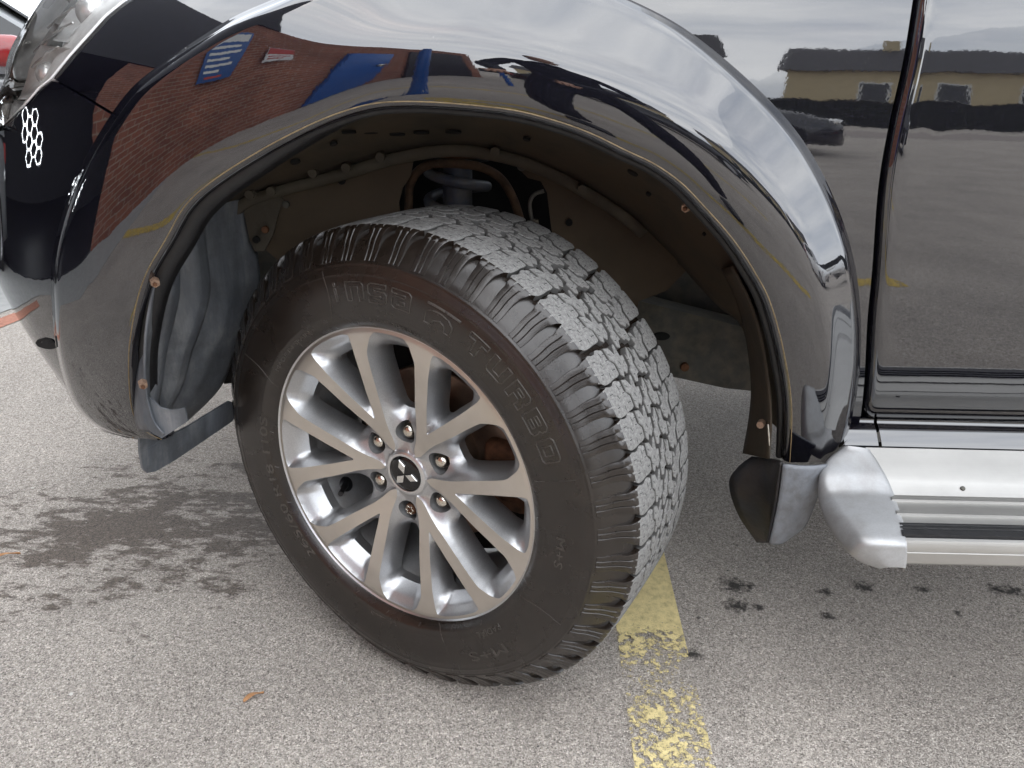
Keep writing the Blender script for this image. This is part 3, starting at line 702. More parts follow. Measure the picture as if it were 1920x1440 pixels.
# front liner: ribbed blue-grey plastic
fo_px = catmull([(352, 398), (320, 445), (300, 490), (284, 545), (272, 610), (268, 680), (272, 740), (286, 790), (305, 815)], 60)
fi_px = catmull([(470, 360), (470, 420), (482, 480), (486, 540), (470, 600), (440, 660), (418, 715), (390, 750), (345, 792)], 60)
FO = np.array([atY(q[0], q[1], -.005) for q in fo_px]); FI = np.array([atY(q[0], q[1], .26) for q in fi_px])
tf = np.linspace(0, 1, 48); FL = FO[:, None] * (1 - tf)[None, :, None] + FI[:, None] * tf[None, :, None]
rib = .020 * np.clip(np.sin(tf * math.pi * 7.0 + .6) * 2.2, -1, 1) * np.sin(np.clip(tf * 1.15, 0, 1) * math.pi)
FL[..., 0] += rib[None] * np.clip(np.linspace(0, 1, 60)[:, None] * 2.5, .25, 1) - (.05 * np.sin(tf * math.pi))[None]
fliner = grid('front_arch_liner', FL, LINERP, truck, solid=.003); fliner['label'] = 'ribbed blue-grey plastic liner ahead of the tyre'
tp_ = np.clip((88 - np.arange(4, 88)) / 40., 0, 1)[:, None]; tp_ = tp_ * (2 - tp_)
edge = np.stack([Lp[4:88] + inw[4:88] * .006 + [0, .012, 0], Lp[4:88] + inw[4:88] * (.006 + .014 * tp_) + [0, .018, 0], Lp[4:88] + inw[4:88] * (.007 + .021 * tp_) + [0, .034, 0]], 1)
grid('liner_border', edge, BLACK, fliner, solid=.002)
foot = [(303, 822), (352, 790), (346, 765), (320, 770), (300, 765), (280, 745), (268, 760), (270, 790), (285, 812)]
flat('liner_foot', [atY(x, y, .0) for x, y in foot], LINERP, fliner, .004, (0, 1, 0))
for (px, py, y) in [(289, 526, -.012), (267, 717, -.012), (521, 282, -.01), (1290, 386, -.01)]:
    p = atY(px, py, y); o = disc('liner_screw', p, (.5 if px < 700 else -.5, -.8, -.2), .0065, COPPER, fliner, .005, .005, 6)
    disc('screw_socket', p + np.array([.004 if px < 700 else -.004, -.0085, -.001]), (.5 if px < 700 else -.5, -.8, -.2), .003, RUST, fliner, .0015, .005, 6)
# flap hanging under the front liner
fp = [(262, 822), (300, 826), (352, 800), (430, 752), (452, 760), (436, 790), (330, 862), (292, 884), (276, 887), (268, 878), (263, 850)]
def flap_pt(x, y): 
    t = (x - 262) / 190.; return atY(x, y, .03 + .22 * t)
ffl = flat('front_mud_flap', [flap_pt(x, y) for x, y in fp], LINERP, truck, .005, (-.8, .3, 0)); ffl['label'] = 'dusty flap hanging under the front liner'

# rear mud flap: grey outer wrap with dark inside
n_ = 22
of = catmull([(1467, 868), (1463, 905), (1458, 940), (1450, 980), (1441, 1018)], n_)
ob = catmull([(1548, 869), (1538, 905), (1523, 948), (1506, 984), (1476, 1008)], n_)
ii_ = catmull([(1412, 858), (1385, 878), (1369, 905), (1385, 960), (1421, 1014)], n_)
OF = np.array([atY(q[0], q[1], -.042) for q in of]); OB = np.array([atY(q[0], q[1], -.030) for q in ob]); II = np.array([atY(q[0], q[1], .055) for q in ii_])
t6 = np.linspace(0, 1, 10)[None, :, None]
mo = OF[:, None] * (1 - t6) + OB[:, None] * t6; mo[..., 1] -= .006 * np.sin(np.linspace(0, 1, 10) * math.pi)[None]
mflap = grid('rear_mud_flap', mo, FLAP, truck, solid=.004); mflap['label'] = 'grey mud flap behind the front wheel'
mi = OF[:, None] * (1 - t6) + II[:, None] * t6; mi[..., 0] += .018 * np.sin(np.linspace(0, 1, 10) * math.pi)[None]
grid('flap_inside', mi, FLAPIN, mflap, solid=.004, flip=True)

# ------------------------------------------------------------------ side step
x_end = float(atY(1697, 1020, -.16)[0])
def yz(py, Y, px=1760): return (Y, float(atY(px, py, Y)[2]))
pr = [yz(842, .0), yz(868, -.022), yz(893, -.045), yz(905, -.054), yz(918, -.064), yz(930, -.074)]
flatz = pr[-1][1]
def yrow(py, z, px=1760):
    p = atZ(px, py, z); return float(p[1])
ys_ = [yrow(r, flatz) for r in (936, 942, 962, 968, 984)]
prof = pr + [(ys_[0], flatz + .002), (ys_[0] - .001, flatz + .0035), (ys_[1], flatz + .0035), (ys_[1] - .001, flatz), (ys_[2], flatz), (ys_[2] - .001, flatz + .0035), (ys_[3], flatz + .0035), (ys_[3] - .001, flatz), (ys_[4], flatz - .001)]
yo = yrow(1012, flatz - .002)
zo_b = float(atY(1760, 1060, yo - .006)[2])
# moulded end cap: rounded skin from its lower edge over the ridge to the step's cut end
pr_rows = np.array([842, 868, 893, 905, 918, 930, 936, 962, 984, 1012]); pr_Y = np.array([p[0] for p in pr] + [ys_[0], ys_[2], ys_[4], yo])
def capY(row, px): return float(np.interp(row + (1760 - px) * .022, np.r_[pr_rows, 1024, 1062], np.r_[pr_Y, yo - .009, yo - .010]))
c_rd = [(1592, 836), (1562, 860), (1553, 893), (1566, 925), (1584, 957), (1606, 988), (1621, 1012), (1640, 1040), (1662, 1064)]
c_rt = [(1629, 842), (1651, 880), (1666, 915), (1678, 945), (1688, 975), (1695, 1003), (1698, 1022), (1698, 1044), (1697, 1065)]
c_lo = [(1580, 836), (1543, 876), (1534, 905), (1534, 932), (1541, 958), (1554, 988), (1575, 1020), (1610, 1052), (1650, 1066)]
K3 = lambda c: catmull(c, 40)
rd, rt_, lo_ = K3(c_rd), K3(c_rt), K3(c_lo)
CE = np.zeros((40, 5, 3))
for k in range(40):
    Yr = capY(rd[k, 1], rd[k, 0]) - .003; Yt = capY(rt_[k, 1], rt_[k, 0]) - .003
    CE[k, 1] = atY(lo_[k, 0], lo_[k, 1], Yr + .012); CE[k, 2] = atY(rd[k, 0], rd[k, 1], Yr); CE[k, 3] = atY(rt_[k, 0], rt_[k, 1], Yt)
    CE[k, 0] = CE[k, 1] + [.02, .02, .004]; CE[k, 4] = CE[k, 3] + [.001, .004, -.010]
RC = np.array([catmull(CE[k], 33) for k in range(40)])
def cut_x(Y):   # where the cap ends along x at a given y
    e_ = CE[:, 3]; o_ = np.argsort(e_[:, 1]); return np.interp(Y, e_[o_, 1], e_[o_, 0]) - .0025
step = sweep_x('side_step', prof, x_end - .035, 2.4, ALU, truck, 2, 25, cut_x); step['label'] = 'brushed aluminium side step'
sweep_x('grip_strip', [(ys_[4], flatz - .001), (ys_[4] - .001, flatz + .003), (ys_[4] - .0045, flatz + .003), (ys_[4] - .0055, flatz + .0005), (ys_[4] - .008, flatz + .0005), (ys_[4] - .009, flatz + .003), (ys_[4] - .0125, flatz + .003), (ys_[4] - .0135, flatz + .0005), (ys_[4] - .016, flatz + .0005), (ys_[4] - .017, flatz + .003), (yo + .003, flatz + .003), (yo + .002, flatz - .002)], x_end - .03, 2.4, BLACK, step, 2, 25, cut_x)
zl = flatz - .002; zm = zl + (zo_b - zl) * .42
sweep_x('step_nosing', [(yo + .002, zl - .001), (yo, zl + .002), (yo - .005, zl + .001), (yo - .0075, zl - .006), (yo - .008, zm + .001), (yo - .0068, zm), (yo - .008, zm - .001), (yo - .008, zo_b + .004), (yo - .005, zo_b), (yo + .08, zo_b + .004), (-.02, zo_b + .02)], x_end - .02, 2.4, ALU, step, 2, 25, cut_x)
RC = np.concatenate([RC, RC[-1:] + np.array([0, .010, -.002]), RC[-1:] + np.array([.0, .05, .004])], 0)
cap = grid('step_end_cap', RC, STEPCAP, step, angle=70, flip=True)
for q in [(1805, 916)]:
    p = atY(q[0], q[1], -.062); disc('step_screw', p, (0, -.6, .8), .0035, RAIL, step, .001, .0006, 10)

# ------------------------------------------------------------------ wheel frame
STEER = 0.52300366; HZ = .375
def wheel_part(o): o.location = (0, 0, HZ); o.rotation_euler = (0, 0, -STEER); return o
# local frame: x rearwards in the wheel plane, y inwards (y = -d), z up; angles run clockwise from the top
def WP_(r, ang, d): return np.stack(np.broadcast_arrays(r * np.sin(ang), -np.asarray(d, float), r * np.cos(ang)), -1)

def chaikin(p, it=2):
    for _ in range(it):
        q = np.roll(p, -1, 0); p = np.stack([.75 * p + .25 * q, .25 * p + .75 * q], 1).reshape(-1, 2)
    return p
def closed_resample(p, ds):
    p = np.vstack([p, p[:1]]); s = np.r_[0, np.cumsum(np.linalg.norm(np.diff(p, axis=0), axis=1))]; n = int(max(12, s[-1] / ds)); t = np.linspace(0, s[-1], n, endpoint=False)
    return np.stack([np.interp(t, s, p[:, k]) for k in range(2)], -1)
def cres_n(p, n):
    k = np.argmin(np.abs(p[:, 0]) - p[:, 1] * .5); p = np.roll(p, -k, 0); p = np.vstack([p, p[:1]]); s = np.r_[0, np.cumsum(np.linalg.norm(np.diff(p, axis=0), axis=1))]; t = np.linspace(0, s[-1], n, endpoint=False)
    return np.stack([np.interp(t, s, p[:, q]) for q in range(2)], -1)
def half(pts, mirror=True):
    """list of (r mm, half-angle deg) from the outer end inwards -> closed outline in (tangential, radial) mm"""
    q = np.array([(r * math.sin(R_(a)), r * math.cos(R_(a))) for r, a in pts]); l = q[::-1] * [-1, 1]
    return np.vstack([q, l])
def dens(p, n=3):
    q = np.roll(p, -1, 0); return np.vstack([p + (q - p) * k / n for k in range(n)]).reshape(n, -1, 2).transpose(1, 0, 2).reshape(-1, 2)
PA = closed_resample(chaikin(dens(half([(237.5, 3), (237.5, 8), (235, 11.0), (226, 11.3), (195, 10.4), (165, 8.7), (145, 7.1), (120, 4.2), (106, 1.9), (99, .7)]), 2)), 2.4)
WA = closed_resample(chaikin(dens(half([(210, 2), (210, 6.3), (205, 8.0), (190, 7.9), (165, 5.8), (146, 4.1), (132, 2.2), (127, .8)]), 2)), 2.4)
PB = closed_resample(chaikin(dens(half([(237.5, 2), (237.5, 6.5), (229, 8.9), (206, 12.2), (175, 13.2), (145, 14.2), (117, 16.0), (95, 18.4), (75, 20.2), (60, 20.8), (50, 21.5), (43, 26.5), (40, 29.3), (38, 28), (37.5, 10), (37.5, 2)]), 2)), 2.4)
WB = closed_resample(chaikin(dens(half([(210, 2), (210, 8.0), (204, 9.4), (190, 10.0), (165, 10.1), (140, 10.2), (118, 10.0), (109, 8.5), (105, 4), (105, 1)]), 2)), 2.4)
LBR = 18.0; _a = np.linspace(0, 2 * math.pi, 36, endpoint=False)
LUG = np.stack([LBR * np.sin(_a) * (1 - .16 * np.cos(_a)), 70.6 + LBR * np.cos(_a)], -1)
def rot2(p, deg):
    a = R_(deg); c, s = math.cos(a), math.sin(a)   # clockwise by deg: (t, rad) -> (x, z)
    return np.stack([p[:, 0] * c + p[:, 1] * s, -p[:, 0] * s + p[:, 1] * c], -1)
def seg_dist(P, poly):
    A = poly; B = np.roll(poly, -1, 0); out = np.full(len(P), 1e9)
    for i in range(0, len(P), 4000):
        p = P[i:i + 4000, None]; ab = (B - A)[None]; t = ((p - A[None]) * ab).sum(-1) / ((ab ** 2).sum(-1) + 1e-12); t = t.clip(0, 1)
        out[i:i + 4000] = np.linalg.norm(p - A[None] - ab * t[..., None], axis=-1).min(1)
    return out
def face_d(r): return np.interp(r, [30, 42, 60, 95, 145, 195, 222, 236, 243], [-.0275, -.0275, -.026, -.0195, -.0100, -.0025, -.0004, 0, -.0012])
def build_rim():
    outl = []
    nA = max(len(PA), len(WA)); MA = .5 * (cres_n(PA, nA) + cres_n(WA, nA))
    for k in range(6):
        outl += [rot2(MA, 60 * k + 30), rot2(PB, 60 * k), rot2(WB, 60 * k), rot2(LUG, 60 * k), rot2(PA, 60 * k + 30), rot2(WA, 60 * k + 30)]
    ring = lambda r, n: np.stack([r * np.sin(np.linspace(0, 2 * math.pi, n, endpoint=False)), r * np.cos(np.linspace(0, 2 * math.pi, n, endpoint=False))], -1)
    outl += [ring(31.2, 80), ring(243, 360), ring(239.8, 360)]
    pts = []; eds = []
    for o_ in outl:
        b0 = len(pts); pts += o_.tolist(); n = len(o_); eds += [(b0 + i, b0 + (i + 1) % n) for i in range(n)]
    rm = np.linspace(122, 203, 34)
    def ang_at(poly, r_):
        q = poly[poly[:, 0] > 0]; rr_ = np.hypot(q[:, 0], q[:, 1]); aa_ = np.degrees(np.arctan2(q[:, 0], q[:, 1])); o_ = np.argsort(rr_); return np.interp(r_, rr_[o_], aa_[o_])
    am = .5 * (ang_at(PB, rm) + ang_at(WB, rm))
    for k in range(6):
        for sg in (-1, 1):
            q = rot2(np.stack([rm * np.sin(np.radians(am)) * sg, rm * np.cos(np.radians(am))], -1), 60 * k); b0 = len(pts); pts += q.tolist(); eds += [(b0 + i, b0 + i + 1) for i in range(len(q) - 1)]
    g = []
    s = 3.2
    for j in range(-90, 91):
        for i in range(-90, 91):
            x = (i + .5 * (j & 1)) * s; y = j * s * .866; r = math.hypot(x, y)
            if 33 < r < 238.5: g.append((x, y))
    g = np.array(g); allp = np.array(pts); kp = np.ones(len(g), bool)
    for i in range(0, len(g), 1500):
        kp[i:i + 1500] = (((g[i:i + 1500, None] - allp[None]) ** 2).sum(-1).min(1)) > 1.7 ** 2
    pts += g[kp].tolist()
    res = geometry.delaunay_2d_cdt([Vector(p) for p in pts], eds, [], 0, 1e-4)
    V = np.array([(v.x, v.y) for v in res[0]]); F = [f for f in res[2]]
    r = np.hypot(V[:, 0], V[:, 1]); th = np.degrees(np.arctan2(V[:, 0], V[:, 1]))
    ph = np.abs((th + 30) % 60 - 30); qB = np.stack([r * np.sin(np.radians(ph)), r * np.cos(np.radians(ph))], -1)
    qA = np.stack([r * np.sin(np.radians(30 - ph)), r * np.cos(np.radians(30 - ph))], -1)
    inA, inB = in_poly(qA, PA), in_poly(qB, PB)
    dPA, dPB, dWA, dWB, dLG = seg_dist(qA, PA), seg_dist(qB, PB), seg_dist(qA, WA), seg_dist(qB, WB), seg_dist(qB, LUG)
    depth = np.zeros(len(V))
    def blend(items, p=1.25):
        ws = [1 / (np.maximum(d, 1e-3) ** p) for d, _ in items]; return sum(w_ * v_ for w_, (_, v_) in zip(ws, items)) / sum(ws)
    tA = dPA / (dPA + dWA + 1e-9); DA = .030 * np.interp(tA, [0, .5, 1], [0, .36, 1]); tB = dPB / (dPB + dWB + 1e-9); DB = .031 * np.interp(tB, [0, .5, 1], [0, .36, 1])
    kA = inA & (dPA > .02); kB = inB & (dPB > .02)
    depth[kA] = DA[kA]; depth[kB] = DB[kB]
    # small step at the machined edge
    for kk, dd in ((kA, dPA), (kB, dPB)): depth[kk] += .0015 * np.clip(dd[kk] / .8, 0, 1)
    d = face_d(r) - depth
    mach = np.where(inA, -dPA, np.where(inB, -dPB, np.minimum(dPA + 0 * dPB, dPB)))
    mach = np.clip(.5 + mach / 6.0, 0, 1); mach = np.where(r < 40.5, 0.0, mach)
    FF = []
    C_ = np.array([V[list(f)].mean(0) for f in F]); rc_ = np.hypot(C_[:, 0], C_[:, 1]); tc_ = np.degrees(np.arctan2(C_[:, 0], C_[:, 1])); pc = np.abs((tc_ + 30) % 60 - 30)
    cB = np.stack([rc_ * np.sin(np.radians(pc)), rc_ * np.cos(np.radians(pc))], -1); cA = np.stack([rc_ * np.sin(np.radians(30 - pc)), rc_ * np.cos(np.radians(30 - pc))], -1)
    rem = in_poly(cA, WA) | in_poly(cB, WB) | in_poly(cB, LUG) | (rc_ < 31.2 * .999) | (rc_ > 243)
    FF = [f for f, x in zip(F, rem) if not x]
    V3 = np.stack([V[:, 0] / 1000, -d, V[:, 1] / 1000], -1)
    me = mesh('wheel_rim', V3, FF)
    at = me.attributes.new('machined', 'FLOAT', 'POINT'); at.data.foreach_set('value', mach.astype(np.float32))
    bm = bmesh.new(); bm.from_mesh(me); bmesh.ops.delete(bm, geom=[v for v in bm.verts if not v.link_faces], context='VERTS')
    for f in bm.faces:
        if f.normal.y > 0: f.normal_flip()
    # walls behind windows, lug bores and centre bore
    lay = bm.verts.layers.float['machined']
    be = [e for e in bm.edges if e.is_boundary and math.hypot(e.verts[0].co.x, e.verts[0].co.z) < .235]
    vs0 = set(v for e in be for v in e.verts)
    ret = bmesh.ops.extrude_edge_only(bm, edges=be); nv = [x for x in ret['geom'] if isinstance(x, bmesh.types.BMVert)]
    for v in nv:
        rr = math.hypot(v.co.x, v.co.z); th_ = math.degrees(math.atan2(v.co.x, v.co.z)); ph_ = abs((th_ + 30) % 60 - 30)
        lug = math.hypot(rr * math.sin(R_(ph_)) , rr * math.cos(R_(ph_)) - .0706) < .0215
        v[lay] = 0
        if rr < .033: v.co.y += .012
        elif lug: v.co.y = .062
        else:
            v.co.y += .016; 
    for f in bm.faces:
        if max(v.co.y for v in f.verts) > .0605 and math.hypot(f.calc_center_median().x, f.calc_center_median().z) < .1: f.material_index = 1
    bm.normal_update(); bm.to_mesh(me); bm.free()
    return me
rim_me = build_rim()
rim = wheel_part(link('wheel_rim', rim_me, [ALLOY, BORE], truck, True, 24)); rim['label'] = 'silver twelve-spoke alloy wheel with machined faces'
def rimchild(o): return o   # children share the wheel's local frame
bar = lathe('rim_barrel', [(.2405, .0035), (.2455, .0015), (.2470, .006), (.2450, .012), (.240, .013), (.2375, .010), (.226, .022), (.2165, .036), (.2135, .046), (.2115, .060), (.2085, .10), (.2085, .17), (.220, .20), (.228, .235)], BARREL, rim, 180)
lathe('rim_lip', [(.2425, .0008), (.2448, -.0012), (.2468, -.0006), (.2478, .003), (.247, .010)], ALLOY if False else SILVER, rim, 180)
for k in range(6):
    a = R_(60 * k); c = WP_(.06985, a, 0.)
    o = lathe('lug_seat', [(.0005, .0605), (.0175, .0605), (.0195, .058)], BORE, rim, 24); o.location = c
    if k == 3:   # locking nut
        o = lathe('locking_nut', [(.0004, .0425), (.0046, .0425), (.0052, .0405), (.0072, .0402), (.0088, .041), (.0098, .043), (.0102, .046), (.0102, .060)], RUST, rim, 28); o.location = c + np.array([0, -.006, 0])
        o['label'] = 'rusty round locking wheel nut'
        fl_ = [(.0062 + .0016 * math.cos(6 * t_)) for t_ in np.linspace(0, 2 * math.pi, 60, endpoint=False)]
        pts = [(fl_[i] * math.cos(t_) + c[0], .0338, fl_[i] * math.sin(t_) + c[2]) for i, t_ in enumerate(np.linspace(0, 2 * math.pi, 60, endpoint=False))]
        V, F = tube_geo(pts, .0008, 6, True); link('nut_key_groove', mesh('nut_key_groove', V, F), CHROME, rim)
    else:
        nm = 'lug_nut'
        bm = bmesh.new(); rings = []
        for (rr, y, hexa) in [(.0118, .062, 1), (.0118, .0525, 1), (.0108, .0505, .6), (.0096, .0500, 0), (.0094, .0460, 0), (.0086, .0425, 0), (.0068, .0398, 0), (.0042, .0382, 0), (.0012, .0376, 0)]:
            rg = []
            for j in range(36):
                t_ = 2 * math.pi * j / 36; hx = rr / math.cos((t_ % (math.pi / 3)) - math.pi / 6) * .93; q = hx * hexa + rr * (1 - hexa)
                rg.append(bm.verts.new((q * math.sin(t_ + k * .3), y, q * math.cos(t_ + k * .3))))
            rings.append(rg)
        for r0, r1 in zip(rings, rings[1:]):
            for j in range(36): bm.faces.new((r0[j], r0[(j + 1) % 36], r1[(j + 1) % 36], r1[j]))
        bm.faces.new(rings[-1]); me = bpy.data.meshes.new(nm); bmesh.ops.recalc_face_normals(bm, faces=bm.faces); bm.to_mesh(me); bm.free()
        o = link(nm, me, CHROME, rim, True, 30); o.location = c + np.array([0, -.006, 0]); o.scale = (1.22, 1, 1.22)
# centre cap with emblem
lathe('cap_ring', [(.0300, .030), (.0305, .0262), (.0320, .0255), (.0350, .0262), (.0378, .0280)], SILVER, rim, 64)
lathe('centre_cap', [(.0002, .0248), (.012, .0250), (.022, .0256), (.0285, .0266), (.0302, .0285)], GLOSSBLK, rim, 64)
EMB = simple('emblem_silver', (.78, .77, .74), .2, 1.0, .05, 80)
def rhomb(ang):
    s = .0150; h_ = math.radians(30)
    p = [(0, 0), (s * math.sin(h_), s * math.cos(h_)), (0, 2 * s * math.cos(h_)), (-s * math.sin(h_), s * math.cos(h_))]
    p = [(x * .94, z * .94 + .0012) for x, z in p]
    c, s_ = math.cos(ang), math.sin(ang); return [(x * c + z * s_, -x * s_ + z * c) for x, z in p]
for deg in (-21, 99, 219):
    q = rhomb(R_(deg)); bm = bmesh.new(); cx_, cz_ = np.mean(q, 0)
    lo = [bm.verts.new((x, .0256, z)) for x, z in q]; mi_ = [bm.verts.new((x, .0236, z)) for x, z in q]; to = [bm.verts.new((cx_ + (x - cx_) * .86, .0228, cz_ + (z - cz_) * .86)) for x, z in q]
    for r0, r1 in ((lo, mi_), (mi_, to)):
        for j in range(4): bm.faces.new((r0[j], r0[(j + 1) % 4], r1[(j + 1) % 4], r1[j]))
    bm.faces.new(to); bmesh.ops.recalc_face_normals(bm, faces=bm.faces); me = bpy.data.meshes.new('emblem_diamond'); bm.to_mesh(me); bm.free()
    link('emblem_diamond', me, EMB, rim, False)
# valve with its grommet on the barrel
va = R_(-120); vb = WP_(.209, va, -.082); vt = WP_(.193, va - .035, -.050)
tube('valve_stem', np.linspace(vb, vt, 6), [.0062, .006, .005, .0044, .0046, .0046], BLACK, rim, 12)
o = lathe('valve_grommet', [(.0005, -.004), (.010, -.003), (.014, .001), (.015, .003)], BLACK, rim, 24); o.location = WP_(.2085, va, -.082); o.rotation_euler = Vector((math.sin(va), .25, math.cos(va))).to_track_quat('Y', 'Z').to_euler()
# brake parts behind the spokes
disc_o = wheel_part(lathe('brake_disc', [(.045, .075), (.075, .075), (.085, .085), (.088, .108), (.148, .108), (.150, .110), (.150, .132), (.148, .134), (.05, .134)], DISC, truck, 96))
bd = wheel_part(lathe('backing_plate', [(.02, .140), (.165, .140), (.19, .146), (.206, .16)], VOID, truck, 64))
cal = wheel_part(link('brake_caliper', box_me('brake_caliper', .10, .185, .088, .16, -.055, .062, .016, 3), RUST, truck, True, 40)); cal['label'] = 'rusty brake caliper behind the spokes'
c2 = link('caliper_bridge', box_me('caliper_bridge', .135, .19, .078, .12, -.03, .03, .008), RUST, cal, True, 40)

# ------------------------------------------------------------------ tyre
prof_o = [(.243, -.0085), (.2445, .000), (.2490, .0055), (.257, .0115), (.2655, .0138), (.2668, .0148), (.2685, .0145), (.278, .0155), (.296, .0165), (.312, .0160), (.3225, .0143), (.3238, .0150), (.3255, .0136), (.333, .0108), (.3365, .0092), (.3378, .0104), (.3392, .0084), (.346, .0035), (.355, -.0045), (.364, -.0125), (.371, -.0195), (.3765, -.0270), (.3785, -.037)]
MID = -.130
prof_t = prof_o + [(.3800, -.07), (.3805, MID)]; prof_t = prof_t + [(r, 2 * MID - d) for r, d in prof_t[-2::-1]]
prof_d = catmull(prof_t, 260)
def prof_at(r):   # outer sidewall offset at a radius
    p = np.array(prof_o[2:20]); return np.interp(r, p[:, 0], p[:, 1])
def squash(P):
    """flatten what would go below the ground (local z) and let the wall bulge there"""
    z = P[..., 2]; lim = -HZ + .0012; P[..., 2] = np.where(z < lim, lim, z)
    k = np.clip((-.25 - z) / .12, 0, 1) * np.exp(-((np.abs(P[..., 0])) / .13) ** 2); P[..., 1] = P[..., 1] - np.where(P[..., 1] < .05, .007 * k, 0); return P
an = np.linspace(0, 2 * math.pi, 320, endpoint=False)
TP = WP_(prof_d[None, :, 0], an[:, None], prof_d[None, :, 1]); TP = squash(TP)
tyre = wheel_part(grid('tyre', TP, RUBBER, truck, cu=True, angle=70)); fix_normals(tyre.data); tyre['label'] = 'all-terrain tyre with dusty tread and shiny dark sidewall'
NPITCH = 52; PIT = 2 * math.pi / NPITCH; UR = .386; PM = PIT * UR * 1000  # pitch in mm
# path over shoulder: v<0 down the sidewall, v>0 across the tread (mm)
pth = np.array([p for p in prof_d if p[0] > .3405]); pth = pth[:len(pth) // 2 + 1]
pth = np.vstack([[(.3405, np.interp(.3405, [p[0] for p in prof_o[16:22]], [p[1] for p in prof_o[16:22]]))], pth])
i_c = np.argmin(np.abs(pth[:, 0] - .3775)); pth = np.vstack([pth, np.stack([pth[::-1, 0], 2 * MID - pth[::-1, 1]], -1)[1:]])
sl_ = np.r_[0, np.cumsum(np.linalg.norm(np.diff(pth, axis=0), axis=1))] * 1000; sl_ -= sl_[i_c]
tn = np.gradient(pth, axis=0); tn /= np.linalg.norm(tn, axis=1)[:, None]; nrm_p = np.stack([-tn[:, 1], tn[:, 0]], -1)
if nrm_p[len(nrm_p) // 2, 0] < 0: nrm_p = -nrm_p
VMIN = sl_[0]
def base(v): return np.stack([np.interp(v, sl_, pth[:, 0]), np.interp(v, sl_, pth[:, 1])], -1), np.stack([np.interp(v, sl_, nrm_p[:, 0]), np.interp(v, sl_, nrm_p[:, 1])], -1)
def lift(u_mm, v_mm, h, mirror=False):
    """(along, across, height) in mm -> local xyz"""
    u_mm, v_mm, h = np.broadcast_arrays(np.asarray(u_mm, float), np.asarray(v_mm, float), np.asarray(h, float))
    b, n = base(v_mm); r = b[..., 0] + n[..., 0] * h / 1000; d = b[..., 1] + n[..., 1] * h / 1000
    if mirror: d = 2 * MID - d
    return WP_(r, u_mm / 1000 / UR, d)
VC = float(np.interp(MID, pth[::-1, 1], sl_[::-1]))   # tread half width in mm
